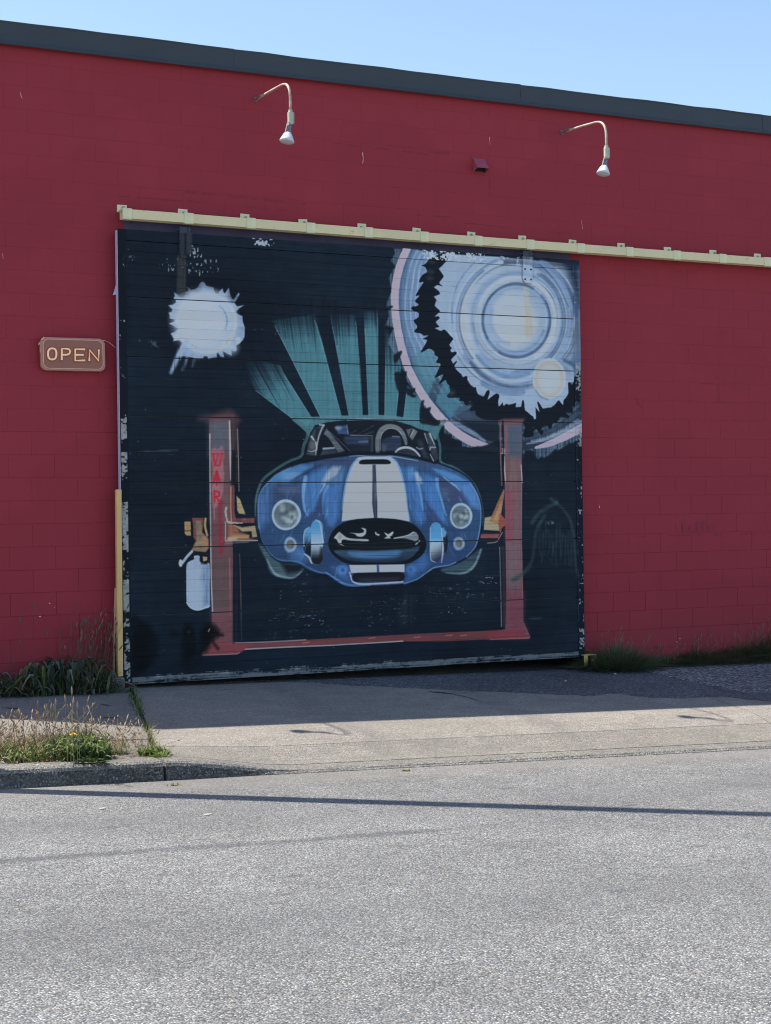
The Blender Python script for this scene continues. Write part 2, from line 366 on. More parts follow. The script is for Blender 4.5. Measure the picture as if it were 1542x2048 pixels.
def fill(p, col, soft=1.4, a=1.0, dry=0.0, tex=None, wob=0.0, grad=None, fade=None):
    """filled outline; grad = (x0,y0,x1,y1,col2): second colour along that line; fade = same line, alpha 0..1"""
    w = window(p, soft+3+wob); x0, x1, y0, y1 = w
    if x1 <= x0 or y1 <= y0: return
    gx, gy = np.meshgrid(np.arange(x0, x1, dtype=np.float32)+.5, np.arange(y0, y1, dtype=np.float32)+.5)
    ins = np.zeros(gx.shape, bool); dm = np.full(gx.shape, 1e9, np.float32); n = len(p)
    for i in range(n):
        a_, b_ = p[i], p[(i+1) % n]
        if a_[1] != b_[1]:
            cr = (a_[1] > gy) != (b_[1] > gy)
            ins ^= cr & (gx < (b_[0]-a_[0])*(gy-a_[1])/(b_[1]-a_[1])+a_[0])
        d, _ = segdist(gx, gy, a_, b_); np.minimum(dm, d, out=dm)
    sd = np.where(ins, -dm, dm)
    if wob: sd = sd+(N_FINE[y0:y1, x0:x1]-.5)*2*wob
    al = np.clip(.5-sd/soft, 0, 1)*a
    cc = col
    if grad:
        (gx0, gy0), (gx1, gy1), c2 = grad; dx, dy = gx1-gx0, gy1-gy0
        t = np.clip(((gx-gx0)*dx+(gy-gy0)*dy)/(dx*dx+dy*dy), 0, 1)[..., None]
        cc = np.asarray(col, np.float32)*(1-t)+np.asarray(c2, np.float32)*t
    if fade:
        (gx0, gy0), (gx1, gy1) = fade; dx, dy = gx1-gx0, gy1-gy0
        al = al*np.clip(((gx-gx0)*dx+(gy-gy0)*dy)/(dx*dx+dy*dy), 0, 1)
    put(w, al, cc, dry, tex)
def stroke(p, wd, col, soft=1.4, a=1.0, dry=0.0, tex=None, wob=0.0):
    """brush line; wd in canvas px, a number or one per point"""
    p = np.asarray(p, float); ws = np.full(len(p), wd, float) if np.isscalar(wd) else np.interp(np.linspace(0, 1, len(p)), np.linspace(0, 1, len(wd)), wd)
    w = window(p, max(ws)/2+soft+3+wob); x0, x1, y0, y1 = w
    if x1 <= x0 or y1 <= y0: return
    gx, gy = np.meshgrid(np.arange(x0, x1, dtype=np.float32)+.5, np.arange(y0, y1, dtype=np.float32)+.5)
    sd = np.full(gx.shape, 1e9, np.float32)
    for i in range(len(p)-1):
        d, t = segdist(gx, gy, p[i], p[i+1]); np.minimum(sd, d-(ws[i]*(1-t)+ws[i+1]*t)/2, out=sd)
    if wob: sd = sd+(N_FINE[y0:y1, x0:x1]-.5)*2*wob
    put(w, np.clip(.5-sd/soft, 0, 1)*a, col, dry, tex)
def ell(reg, cx, cy, rx, ry, n=40, a0=0, a1=360, wobble=0.0):
    th = np.radians(np.linspace(a0, a1, n, endpoint=(a1-a0 != 360)))
    k = 1+wobble*np.sin(3*th+1.3)
    return Q(reg, np.stack([cx+rx*k*np.cos(th), cy+ry*k*np.sin(th)], 1))
U = PPM/225.0            # canvas px per photo px, roughly
def sq(reg, pts, k=6): return smooth(Q(reg, pts), False, k)
def sc(reg, pts, k=5): return smooth(Q(reg, pts), True, k)
BLK = (20, 29, 44)

# --- ground coat: two blacks, brushed
canvas += ((N_BIG-.5)*10)[..., None]*np.array([.7, .9, 1.2], np.float32)
canvas += ((N_MID-.5)*7)[..., None]+((N_H-.5)*6)[..., None]

# --- teal rays behind the car
def ray(pts, f0, f1, c=(68, 116, 134)):
    p = Q('RY', pts); fa = Q('RY', [f0, f1]); fill(p, c, 1.6, .97, .12, N_V, 0, None, (fa[0], fa[1]))
    fill(p, (52, 92, 116), 14, .35, .6, N_V, 0, None, (fa[1], fa[0]))
    ax = fa[0]-fa[1]; L0 = np.hypot(*ax); ax = ax/L0; nx = np.array([-ax[1], ax[0]])                 # brush hairs running out at the top of the ray
    R0 = random.Random(int(abs(fa[0][0])))
    wdt = (p@nx).max()-(p@nx).min()
    for _ in range(int(wdt/2.2)):
        o = R0.uniform(-.55, .55)*wdt; s0 = fa[1]+nx*o+ax*R0.uniform(-.5, .2)*L0; s1 = fa[0]+nx*o*1.05+ax*R0.uniform(0, 26)
        stroke(np.array([s0, (s0+s1)/2, s1]), [.5, R0.uniform(1, 3), R0.uniform(3, 6)], (16, 26, 42), 3, R0.uniform(.15, .5), .3, N_V)
ray([(235, 150), (545, 105), (610, 330), (745, 856), (600, 880), (395, 470)], (400, 60), (430, 300))
ray([(70, 430), (300, 480), (320, 530), (530, 872), (480, 962), (385, 872), (115, 665), (40, 520)], (120, 420), (260, 680))
ray([(660, 110), (848, 110), (868, 350), (900, 850), (800, 852), (720, 420)], (760, 80), (770, 290))
ray([(908, 80), (1012, 80), (1015, 850), (945, 852), (920, 300)], (960, 60), (965, 200))
ray([(1068, 220), (1110, 280), (1150, 400), (1185, 480), (1180, 560), (1145, 865), (1062, 858)], (1080, 180), (1090, 520))
ray([(1225, 620), (1300, 700), (1345, 770), (1320, 890), (1200, 872)], (1240, 560), (1250, 680))
fill(Q('RY', [(370, 862), (600, 855), (1000, 840), (1340, 872), (1480, 935), (1440, 1028), (1300, 960), (520, 1028), (480, 965)]), (70, 118, 136), 2, .95, .15, N_V)
fill(Q('RY', [(600, 848), (790, 850), (1150, 850), (1190, 872), (1100, 876), (800, 872), (640, 872)]), (90, 116, 134), 4, .5)
for q in ([(255, 190), (395, 465), (600, 878)], [(548, 150), (640, 470), (745, 850)], [(680, 200), (728, 470), (800, 850)], [(850, 160), (880, 480), (900, 850)],
          [(915, 200), (945, 850)], [(1012, 130), (1015, 850)], [(1068, 490), (1062, 850)], [(1170, 570), (1145, 860)], [(1225, 690), (1200, 868)], [(330, 560), (530, 870)], [(115, 665), (385, 870)]):
    stroke(sq('RY', q, 3), 1.1*U, (112, 150, 164), 1.4, .55)

# --- small sprocket
fill(ell('SG', 720, 790, 680, 700), (15, 23, 37), 130, .85)
SGP = [(210, 440), (230, 400), (215, 345), (290, 380), (350, 350), (430, 325), (440, 290), (405, 262), (445, 275), (480, 310), (545, 295), (585, 260), (620, 195), (665, 180), (690, 200),
       (710, 240), (760, 252), (825, 270), (835, 330), (865, 382), (900, 360), (930, 310), (968, 280), (978, 345), (1000, 365), (1040, 300), (1062, 272), (1078, 365), (1112, 445), (1140, 450),
       (1180, 390), (1215, 345), (1225, 380), (1175, 465), (1148, 512), (1190, 562), (1295, 542), (1220, 592), (1168, 640), (1200, 682), (1272, 710), (1275, 790), (1307, 890), (1302, 1030),
       (1270, 1090), (1215, 1140), (1172, 1165), (1187, 1240), (1145, 1257), (1100, 1235), (1106, 1322), (1040, 1290), (965, 1248), (990, 1347), (930, 1335), (898, 1275), (870, 1285),
       (880, 1342), (740, 1365), (735, 1335), (705, 1325), (670, 1335), (665, 1362), (560, 1360), (400, 1330), (250, 1330), (320, 1180), (352, 1130), (320, 1100), (280, 1070), (205, 1102), (215, 1060),
       (165, 980), (240, 945), (292, 900), (220, 870), (138, 825), (232, 790), (220, 762), (148, 745), (152, 700), (133, 658), (190, 640), (187, 600), (128, 545), (200, 535), (250, 502), (245, 468)]
fill(Q('SG', SGP), (142, 168, 208), 2.0, 1, .22, N_H)
fill(ell('SG', 730, 800, 450, 470), (168, 190, 224), 26, .95, .15, N_H)
fill(ell('SG', 660, 790, 380, 410), (188, 202, 224), 60, .85, .2, N_H)
fill(ell('SG', 420, 720, 140, 280), (194, 204, 218), 60, .5, .2, N_H)
for cx, cy, rx, ry, a0, a1, wdt, cl, al in ((640, 790, 395, 330, -45, 20, 4, (84, 112, 150), .8), (680, 800, 510, 420, -40, 35, 5, (120, 146, 184), .7), (690, 800, 480, 430, -30, 50, 7, (200, 206, 212), .6),
                                            (640, 800, 300, 290, 0, 200, 5, (196, 206, 222), .5), (720, 810, 440, 460, 20, 160, 7, (205, 206, 208), .5), (720, 810, 450, 440, 180, 330, 6, (196, 208, 226), .5)):
    stroke(ell('SG', cx, cy, rx, ry, 22, a0, a1), wdt*U, cl, 4, al, .3)
fill(ell('SG', 1205, 1085, 34, 40), (214, 224, 240), 8, .95); fill(ell('SG', 260, 1040, 40, 30), (214, 224, 240), 10, .9)
fill(ell('SG', 1080, 1190, 95, 80), (186, 204, 232), 30, .8)
for a, b, wdt, al in (((400, 1120), (165, 1580), (13, 5), .9), ((300, 1240), (190, 1520), (8, 3), .55), ((480, 1180), (350, 1540), (9, 2), .55), ((570, 1230), (500, 1480), (8, 2), .45), ((640, 1250), (590, 1370), (6, 2), .4)):
    L = Q('SG', [a, ((a[0]+b[0])/2, (a[1]+b[1])/2), b]); stroke(L, [w_*U for w_ in wdt], (160, 188, 230), 9, min(1, al*1.15), .45, N_V)
for cx, cy, rx, ry in ((535, 215, 85, 75), (800, 195, 85, 60), (985, 215, 60, 55), (1125, 380, 40, 70), (345, 315, 80, 45)):
    fill(ell('SG', cx, cy, rx, ry), (15, 21, 34), 26, .8)
for cx, cy in ((505, 1165), (545, 1185), (1035, 1100), (1065, 1065), (1020, 1125)): fill(ell('SG', cx, cy, 9, 9, 8), (90, 92, 104), 3, .8)

# --- big gears: ring and disc
PINK = [(338, 228), (300, 320), (275, 420), (266, 520), (270, 620), (285, 720), (310, 830), (350, 950), (420, 1080), (500, 1190), (590, 1285), (700, 1362), (830, 1412), (940, 1432), (1050, 1418), (1150, 1396), (1260, 1352), (1385, 1285)]
CHAIN = [(520, 260), (480, 330), (470, 430), (455, 540), (450, 640), (470, 720), (530, 800), (570, 900), (620, 1000), (700, 1100), (800, 1170), (900, 1200), (1000, 1210), (1100, 1215), (1200, 1190), (1270, 1150), (1320, 1080), (1360, 1000)]
PK, CHN = sq('B', PINK, 6), sq('B', CHAIN, 6)
m_ = min(len(PK), len(CHN)); idx = lambda c: c[np.linspace(0, len(c)-1, 90).astype(int)]
PK, CHN = idx(PK), idx(CHN)
OUT = [(258, 228), (265, 262), (240, 300), (268, 330), (228, 400), (248, 480), (214, 560), (232, 620), (205, 690), (262, 700), (236, 740), (226, 790), (262, 850), (300, 910), (320, 960), (340, 1020), (390, 1090), (430, 1160), (480, 1220), (540, 1290), (560, 1330), (660, 1380),
       (665, 1400), (720, 1410), (740, 1432), (800, 1440), (1085, 1452), (1120, 1480), (1150, 1470), (1200, 1452), (1240, 1420), (1300, 1390), (1385, 1345)]
fill(cat(Q('B', OUT), PK[::-1]), (96, 118, 146), 3, .8, .5, N_V, 2)
fill(cat(PK[:42], CHN[:42][::-1]), (92, 118, 156), 4, .95)
fill(cat(PK[40:52], CHN[40:52][::-1]), (66, 106, 130), 6, .9, .2)
fill(cat(PK[51:], CHN[51:][::-1]), (48, 62, 84), 5, .95, .3)
for s_, c_, w_, a_, lo, hi in ((.12, (50, 70, 104), 14, .8, 0, 48), (.24, (70, 96, 136), 9, .7, 0, 44), (.33, (150, 176, 214), 5, .7, 0, 46), (.42, (104, 134, 178), 7, .6, 0, 42), (.50, (168, 192, 226), 5, .8, 0, 46), (.58, (110, 140, 184), 6, .6, 0, 40),
                           (.66, (160, 184, 220), 6, .8, 0, 50), (.74, (122, 152, 196), 7, .6, 0, 44), (.82, (164, 188, 224), 8, .7, 0, 46), (.92, (148, 176, 216), 9, .6, 0, 44),
                           (.16, (38, 54, 80), 16, .8, 36, 60), (.3, (128, 152, 184), 6, .5, 48, 66), (.2, (150, 168, 196), 9, .7, 74, 89), (.35, (60, 82, 112), 12, .8, 66, 89), (.5, (112, 140, 176), 7, .5, 68, 89), (.65, (76, 102, 138), 9, .5, 66, 89), (.14, (112, 130, 160), 5, .8, 60, 72)):
    stroke((PK*(1-s_)+CHN*s_)[lo:hi], w_*U*.8, c_, 5, a_, .5, N_V)
# teal continues through the ring
fill(Q('G2', [(370, 0), (560, 0), (640, 60), (700, 210), (640, 380), (560, 620), (520, 640), (420, 470), (330, 300), (320, 180)]), (72, 118, 140), 10, .85, .3, N_V)
fill(Q('G2', [(590, 500), (640, 400), (735, 480), (640, 720), (545, 640)]), (52, 68, 96), 6, .85, .35)
fill(Q('G2', [(735, 500), (790, 430), (830, 560), (830, 660), (980, 690), (1000, 745), (870, 940), (845, 960), (640, 735)]), (68, 114, 140), 4, .92, .2, N_V)
fill(Q('G2', [(1005, 745), (1100, 800), (1200, 900), (1330, 980), (1100, 1000), (880, 960), (865, 930)]), (62, 80, 106), 18, .8, .3)
fill(Q('G2', [(880, 1010), (1100, 1010), (1542, 1040), (1530, 1300), (1350, 1270), (1100, 1110)]), (28, 38, 56), 12, .9)
# pink ring
stroke(PK[:72], [17*U, 18*U, 18*U, 18*U, 20*U, 19*U, 10*U], (196, 184, 212), 2.2, .98, .12, N_V, .8)
stroke(PK[2:60]+np.array([-2*U, 0]), 5*U, (206, 190, 214), 6, .5, .4, N_V)
stroke(PK[76:], [5*U, 13*U, 17*U, 18*U], (194, 182, 212), 2.2, .98, .12, N_H, .8)
stroke(PK[74:]+np.array([0, -12*U]), [3*U, 8*U, 12*U], (150, 166, 198), 5, .7, .3)
fill(Q('G2', [(850, 960), (960, 1010), (1200, 1150), (1345, 1270), (1330, 1290), (1150, 1190), (940, 1080), (830, 1000)]), (124, 146, 180), 5, .85, .35)
# large disc
INNER = [(985, 275), (940, 340), (890, 395), (860, 425), (920, 510), (925, 545), (868, 620), (790, 690), (850, 740), (875, 790), (790, 830), (825, 880), (800, 960), (850, 1012), (875, 1045), (800, 1120), (870, 1145), (815, 1200), (865, 1270), (805, 1290), (890, 1330), (940, 1310), (985, 1350), (1070, 1450), (1015, 1530), (1040, 1640), (1110, 1650), (1040, 1750), (1110, 1890)]
IN2 = [(1020, 380), (1075, 400), (1130, 490), (1200, 540), (1235, 620), (1310, 650), (1390, 580), (1365, 700), (1500, 610), (1522, 780)]
IN3 = [(260, 790), (330, 780), (505, 745), (500, 800), (575, 795), (600, 715), (630, 840), (710, 910), (760, 970), (785, 960), (780, 810), (835, 870), (810, 735), (880, 820), (1010, 800), (1110, 710), (1165, 770), (1240, 600), (1235, 460), (1310, 450), (1360, 330), (1420, 280)]
disc = cat(Q('G1', INNER), Q('G2', IN2), Q('G3', IN3), Q('P', [(1163, 700), (1163, 530), (1000, 514), (890, 508)]))
fill(disc, (148, 171, 205), 3, 1, .1, N_MID)
def ring(rx, ry, wd, c, a=.7, a0=0, a1=360, cx=835, cy=770, soft=5, dry=.3):
    e = ell('DK', cx, cy, rx, ry, 60 if a1-a0 == 360 else 30, a0, a1)
    if a1-a0 == 360: e = np.concatenate([e, e[:1]])
    stroke(e, wd*U, c, soft, min(1, a*1.15), dry, N_MID)
rr = random.Random(5)
fill(Q('DK', [(1320, 150), (1480, 170), (1480, 1300), (1440, 900), (1420, 600), (1380, 380)]), (30, 48, 78), 60, .9)
fill(Q('DK', [(690, 150), (900, 160), (1480, 170), (1480, 230), (1180, 225), (1000, 215), (700, 205)]), (28, 40, 62), 26, .85)
fill(Q('DK', [(1160, 1180), (1470, 1130), (1470, 1330), (1380, 1300)]), (70, 98, 138), 40, .7)
for k in range(190):                                               # the sweep of the brush round the disc
    rx = rr.uniform(300, 760); a0 = rr.uniform(0, 360); ln = rr.uniform(40, 150)
    b = rr.random(); c = (134+72*b, 156+58*b, 188+44*b) if rr.random() > .42 else (66, 84, 116)
    e = ell('DK', 835+rr.uniform(-12, 12), 770+rr.uniform(-12, 12), rx, rx*1.04, 22, a0, a0+ln)
    keep = (e[:, 0] < CW-18) & (e[:, 1] > 24)
    if keep.sum() > 3 and rx < 760:
        pts_ = e[keep]
        if np.abs(np.diff(pts_, axis=0)).max() < 80 and rx < 690: stroke(pts_, rr.uniform(1.0, 5)*U, c, 3, rr.uniform(.3, .75), .5, N_MID)
ring(600, 640, 11, (98, 126, 172), .8, 130, 250); ring(575, 615, 8, (178, 200, 232), .7, 120, 255); ring(650, 690, 9, (104, 134, 180), .6, 140, 240)
ring(690, 700, 8, (170, 194, 230), .6, 150, 235); ring(545, 580, 22, (182, 194, 212), .55, 140, 215, soft=18); ring(500, 545, 12, (168, 192, 228), .7, 100, 300)
ring(485, 530, 9, (80, 108, 156), .85, -62, 52); ring(510, 560, 9, (172, 196, 230), .7, -65, 60); ring(560, 610, 16, (112, 142, 188), .7, -70, 40); ring(610, 650, 12, (60, 84, 126), .8, -60, -5)
ring(430, 470, 14, (126, 154, 198), .6, 190, 300); ring(450, 500, 7, (184, 204, 232), .6, 180, 330); ring(470, 560, 12, (110, 140, 186), .6, 60, 140)
ring(480, 620, 10, (84, 114, 160), .7, 70, 140, 800, 740); ring(560, 720, 14, (96, 124, 168), .7, 75, 135, 800, 740); ring(520, 660, 9, (180, 200, 230), .6, 70, 140, 800, 740); ring(620, 760, 12, (70, 98, 140), .6, 80, 120, 800, 760)
ring(360, 390, 30, (170, 190, 218), .5); ring(400, 435, 8, (196, 212, 236), .7, 200, 420); ring(455, 490, 6, (84, 112, 156), .6, 150, 330); ring(640, 670, 7, (190, 208, 236), .6, 150, 240); ring(335, 350, 12, (102, 132, 176), .9, 150, 330); ring(340, 375, 9, (84, 112, 158), .85, -40, 150); ring(318, 345, 6, (150, 178, 216), .6); ring(290, 315, 10, (112, 142, 186), .75, 130, 240); ring(300, 330, 8, (96, 126, 172), .75, 20, 130)
fill(ell('DK', 790, 760, 225, 270), (186, 202, 226), 40, .95, .2, N_H); fill(ell('DK', 750, 800, 150, 210), (192, 204, 222), 60, .5, .3, N_H); ring(225, 260, 10, (120, 148, 190), .6, 100, 200, 800, 760)
fill(ell('DK', 960, 830, 80, 130), (196, 196, 196), 50, .45, .3, N_H); fill(ell('DK', 820, 1000, 100, 45), (188, 190, 194), 40, .5, .3, N_H); fill(ell('DK', 310, 850, 60, 170), (190, 192, 198), 45, .5, .3, N_H)
stroke(sq('DK', [(1065, 180), (1120, 190), (1230, 290), (1330, 470), (1390, 640)]), [8*U, 16*U, 20*U, 14*U], (124, 152, 196), 6, .75, .5, N_MID); stroke(sq('DK', [(1068, 200), (1150, 270), (1270, 420), (1370, 630)]), 3.5*U, (52, 74, 112), 4, .8, .3, N_MID)
stroke(sq('DK', [(420, 160), (300, 300), (220, 440), (175, 620), (180, 800)]), 5*U, (82, 110, 156), 4, .75, .4, N_V)
stroke(sq('DK', [(1290, 1190), (1390, 1260), (1425, 1340), (1410, 1450)]), [6*U, 12*U, 8*U], (150, 176, 214), 5, .8, .4); stroke(sq('DK', [(1330, 1190), (1430, 1240), (1450, 1330)]), 8*U, (56, 80, 118), 8, .7)
fill(ell('DK', 1175, 1370, 168, 205), (196, 206, 222), 5, .95, .08, N_H); e_ = ell('DK', 1175, 1380, 135, 165); stroke(np.concatenate([e_, e_[:1]]), 7*U, (206, 192, 186), 9, .75, .3)
fill(ell('DK', 1175, 1385, 100, 125), (186, 200, 224), 30, .9, .2, N_H); stroke(sq('DK', [(1035, 1490), (1090, 1560), (1160, 1590)]), 4*U, (84, 108, 146), 4, .8)
# black chain between the gears
LEFT1 = [(745, 240), (715, 285), (660, 350), (610, 375), (655, 395), (690, 465), (620, 510), (575, 590), (580, 622), (635, 615), (590, 690), (520, 815), (580, 812), (510, 895), (565, 940), (530, 970), (480, 970), (452, 1000), (490, 1035), (560, 1065), (560, 1130), (492, 1180), (545, 1270), (498, 1330), (515, 1352), (600, 1370), (640, 1400), (705, 1398), (625, 1450), (690, 1465), (640, 1560), (595, 1642), (640, 1630), (720, 1590), (790, 1630), (800, 1680), (850, 1720), (820, 1790), (885, 1815), (850, 1900), (795, 2020)]
LEFT2 = [(620, 392), (650, 385), (748, 343), (688, 470), (722, 460), (778, 420), (800, 470), (832, 500), (842, 580), (800, 640), (830, 670), (975, 670), (968, 710), (1030, 720), (1060, 775), (1142, 780), (1112, 850), (1200, 850), (1198, 900), (1260, 950), (1360, 980)]
LEFT3 = [(270, 985), (620, 1040), (600, 1210), (740, 1212), (752, 1140), (790, 1110), (838, 1170), (868, 1192), (890, 1140), (858, 1110), (892, 1070), (942, 1060), (965, 1100), (1002, 1095), (1025, 1020), (1075, 1022), (1130, 940), (1232, 956), (1250, 930), (1198, 875), (1292, 882), (1302, 840), (1292, 790), (1332, 790), (1332, 730), (1362, 715), (1400, 700)]
RIGHT3 = [(1400, 300), (1360, 330), (1322, 370), (1312, 450), (1282, 482), (1258, 452), (1235, 470), (1242, 600), (1210, 660), (1170, 710), (1168, 778), (1150, 780), (1112, 708), (1075, 730), (1040, 792), (1010, 788), (1000, 820), (950, 808), (920, 822), (880, 820), (826, 732), (803, 738), (838, 872), (800, 830), (780, 808), (786, 960), (760, 972), (745, 930), (710, 910), (665, 870), (630, 840), (617, 712), (588, 716), (575, 797), (500, 802), (506, 743), (450, 762), (400, 782), (380, 748), (330, 782), (318, 728), (298, 760), (260, 790), (256, 720), (272, 640), (235, 608), (180, 640), (98, 708)]
RIGHT2 = [(1365, 700), (1397, 600), (1385, 560), (1350, 580), (1310, 652), (1230, 650), (1242, 620), (1190, 605), (1168, 580), (1207, 555), (1200, 518), (1150, 532), (1130, 490), (1068, 450), (1087, 400), (1070, 362), (1020, 382), (1000, 340), (920, 270)]
RIGHT1 = [(1110, 1890), (1090, 1840), (1122, 1790), (1115, 1768), (1050, 1822), (1040, 1750), (1117, 1670), (1110, 1632), (1040, 1642), (1023, 1610), (1052, 1580), (1010, 1530), (1072, 1450), (1030, 1400), (985, 1348), (940, 1308), (890, 1332), (810, 1312), (800, 1280), (868, 1270), (815, 1200), (872, 1145), (850, 1112), (800, 1122), (840, 1080), (877, 1045), (850, 1010), (800, 1000), (800, 915), (827, 880), (790, 840), (735, 826), (790, 815), (877, 790), (850, 740), (790, 700), (733, 648), (790, 686), (840, 660), (918, 678), (865, 620), (927, 540), (920, 510), (860, 430), (800, 410), (810, 345), (820, 395), (890, 390), (940, 340), (990, 272)]
fill(smooth(cat(Q('G1', LEFT1), Q('G2', LEFT2), Q('G3', LEFT3), Q('G3', RIGHT3), Q('G2', RIGHT2), Q('G1', RIGHT1)), True, 3), BLK, 1.6, 1, 0, None, 0)
for x_, y_ in ((740, 460), (730, 560), (760, 310)): fill(ell('G1', x_, y_, 40, 22), (76, 84, 96), 14, .6)
fill(ell('G2', 860, 600, 45, 40), (70, 82, 100), 14, .6); fill(ell('G2', 1120, 770, 30, 30), (70, 82, 100), 12, .5)
# teeth bites along the pink ring's outside
for reg, pts in (('G1', [(60, 1010), (110, 985), (150, 960), (185, 965), (185, 990), (150, 1005), (90, 1050)]), ('G1', [(70, 1250), (140, 1265), (198, 1285), (185, 1305), (120, 1300), (70, 1290)]), ('G1', [(200, 1700), (250, 1650), (310, 1615), (325, 1640), (290, 1720), (220, 1800)]),
                 ('G2', [(60, 330), (160, 310), (235, 298), (235, 330), (215, 410), (245, 450), (230, 540), (120, 600)]), ('G2', [(230, 540), (310, 545), (345, 528), (358, 555), (330, 610), (370, 640), (330, 665), (240, 620)]),
                 ('G2', [(430, 750), (470, 695), (482, 710), (470, 780), (500, 820), (545, 795), (580, 810), (560, 870), (570, 930), (640, 970), (705, 985), (700, 1030), (640, 1060), (500, 1040), (415, 1000)]),
                 ('G2', [(690, 1150), (725, 1060), (755, 1055), (765, 1080), (755, 1160), (820, 1180), (860, 1180), (880, 1240), (990, 1275), (1000, 1340), (900, 1360), (720, 1300), (660, 1210)]),
                 ('G2', [(1160, 1360), (1310, 1340), (1420, 1300), (1542, 1280), (1542, 1480), (1180, 1440)]),
                 ('G3', [(630, 1410), (740, 1415), (770, 1470), (780, 1542), (640, 1542)]), ('G3', [(820, 1542), (850, 1500), (880, 1500), (900, 1542)]), ('G3', [(920, 1542), (960, 1480), (1000, 1440), (1060, 1390), (1100, 1420), (1180, 1400), (1210, 1340), (1260, 1295), (1275, 1340), (1400, 1320), (1400, 1542)])):
    fill(sc(reg, pts, 3), (22, 32, 48), 5, .93, 0, None, 1.0)

# --- lift: posts, beam
def rect(reg, a, b, c, d): return Q(reg, [a, b, c, d])
fill(Q('P', [(418, 838), (461, 838), (463, 1000), (466, 1120), (465, 1290), (490, 1294), (474, 1308), (401, 1309), (424, 1284), (421, 1110)]), (102, 72, 80), 2, 1, .1, N_V)
fill(Q('P', [(418, 838), (461, 838), (462, 905), (419, 910)]), (78, 90, 108), 26, .95, .2, N_V); fill(Q('P', [(421, 900), (461, 900), (462, 1040), (421, 1040)]), (98, 80, 88), 22, .8, .3, N_V)
fill(Q('P', [(423, 1120), (456, 1112), (456, 1225), (424, 1225)]), (84, 74, 78), 22, .85, .35); fill(Q('P', [(424, 1220), (463, 1215), (466, 1300), (410, 1306)]), (110, 68, 80), 18, .7, .3)
fill(Q('LP', [(-20, 250), (0, 215), (110, 195), (250, 150), (380, 112), (440, 150), (500, 225), (520, 265), (480, 290), (400, 262), (120, 268)]), (106, 68, 76), 16, .85, .35); fill(Q('LP', [(-20, 215), (110, 190), (110, 270), (-20, 270)]), (50, 60, 76), 30, .6)
fill(Q('LP', [(395, 265), (490, 262), (500, 1060), (440, 1060), (400, 1000)]), (88, 62, 68), 10, .8, .4, N_V); fill(Q('LP', [(398, 640), (455, 660), (470, 900), (455, 1060), (402, 1060)]), BLK, 12, .9)
stroke(Q('LP', [(478, 370), (490, 700), (498, 1040), (500, 1165)]), 1.6*U, (188, 170, 178), 2, .85, .4, N_V)
stroke(Q('P', [(479, 1108), (482, 1200), (483, 1282)]), 2*U, (128, 98, 104), 2, .8, .4, N_V); stroke(Q('P', [(471, 1110), (472, 1200), (472, 1290)]), 4*U, (66, 52, 60), 6, .6, .4, N_V); stroke(Q('P', [(468, 1110), (469, 1290)]), 2*U, (24, 28, 40), 2, .9)
stroke(Q('P', [(419.6, 868), (420, 960), (421, 1030), (422, 1150), (425, 1222)]), 2.6*U, (192, 196, 212), 1.6, .9, .4, N_V); stroke(Q('P', [(459, 842), (460.5, 905), (461, 960)]), [3*U, 4*U, 1.5*U], (200, 202, 216), 2, .9, .3, N_V)
stroke(Q('P', [(459, 1115), (461, 1230)]), 2.5*U, (168, 108, 116), 3, .7, .4, N_V)
# red lettering on the post
fill(sc('LP', [(140, 660), (180, 610), (225, 625), (285, 590), (310, 690), (300, 800), (306, 1000), (290, 1200), (240, 1330), (200, 1372), (168, 1340), (150, 1100), (165, 900), (140, 750)], 4), (158, 108, 126), 5, .85, .35, N_MID, 2.5)
RD_ = (196, 50, 68)
for pts, w_ in (([(150, 690), (300, 685)], 24), ([(165, 690), (195, 835)], 30), ([(232, 700), (195, 835), (250, 835)], 26), ([(285, 690), (250, 830)], 30),
                ([(170, 1060), (215, 910), (255, 1060)], 34), ([(180, 1010), (250, 1010)], 30), ([(215, 930), (215, 1080)], 34),
                ([(185, 1165), (185, 1300)], 30), ([(185, 1165), (245, 1175), (250, 1225), (190, 1240)], 28), ([(210, 1240), (258, 1315)], 26)):
    stroke(Q('LP', pts), w_/6.4*U, RD_, 2.4, .95, .3, N_MID)
stroke(Q('LP', [(262, 1300), (255, 1500), (262, 1700), (270, 1880), (265, 1960)]), [9*U, 7*U, 8*U, 13*U, 6*U], (140, 34, 56), 9, .75, .3, N_V); stroke(Q('LP', [(180, 1360), (183, 1520)]), 2*U, (170, 120, 132), 2, .7)
# jack on the left of the post
fill(Q('JK', [(212, 610), (300, 608), (306, 812), (245, 812), (216, 780)]), (190, 160, 122), 2, 1, .2); fill(Q('JK', [(240, 640), (285, 640), (285, 720), (240, 730)]), (164, 120, 84), 8, .8); stroke(Q('JK', [(216, 745), (304, 742)]), 2.5*U, (60, 44, 38), 2, .8)
fill(Q('JK', [(322, 552), (490, 552), (492, 650), (470, 760), (560, 850), (568, 1000), (530, 1052), (310, 1034), (332, 980), (376, 890), (340, 830), (340, 680)]), (122, 74, 74), 2.5, 1, .2); fill(Q('JK', [(380, 602), (448, 598), (470, 770), (556, 860), (560, 990), (520, 1048), (318, 1028), (350, 960), (392, 890)]), (146, 132, 104), 5, .95, .3)
for cx, cy, rx, ry in ((410, 680, 25, 60), (440, 830, 30, 35), (460, 980, 35, 22)): fill(ell('JK', cx, cy, rx, ry), (84, 94, 96), 10, .8)
fill(ell('JK', 520, 920, 30, 60), (170, 116, 80), 14, .6); stroke(sq('JK', [(520, 565), (515, 680), (545, 810)]), 4.5*U, (188, 164, 124), 2, .95, .2)
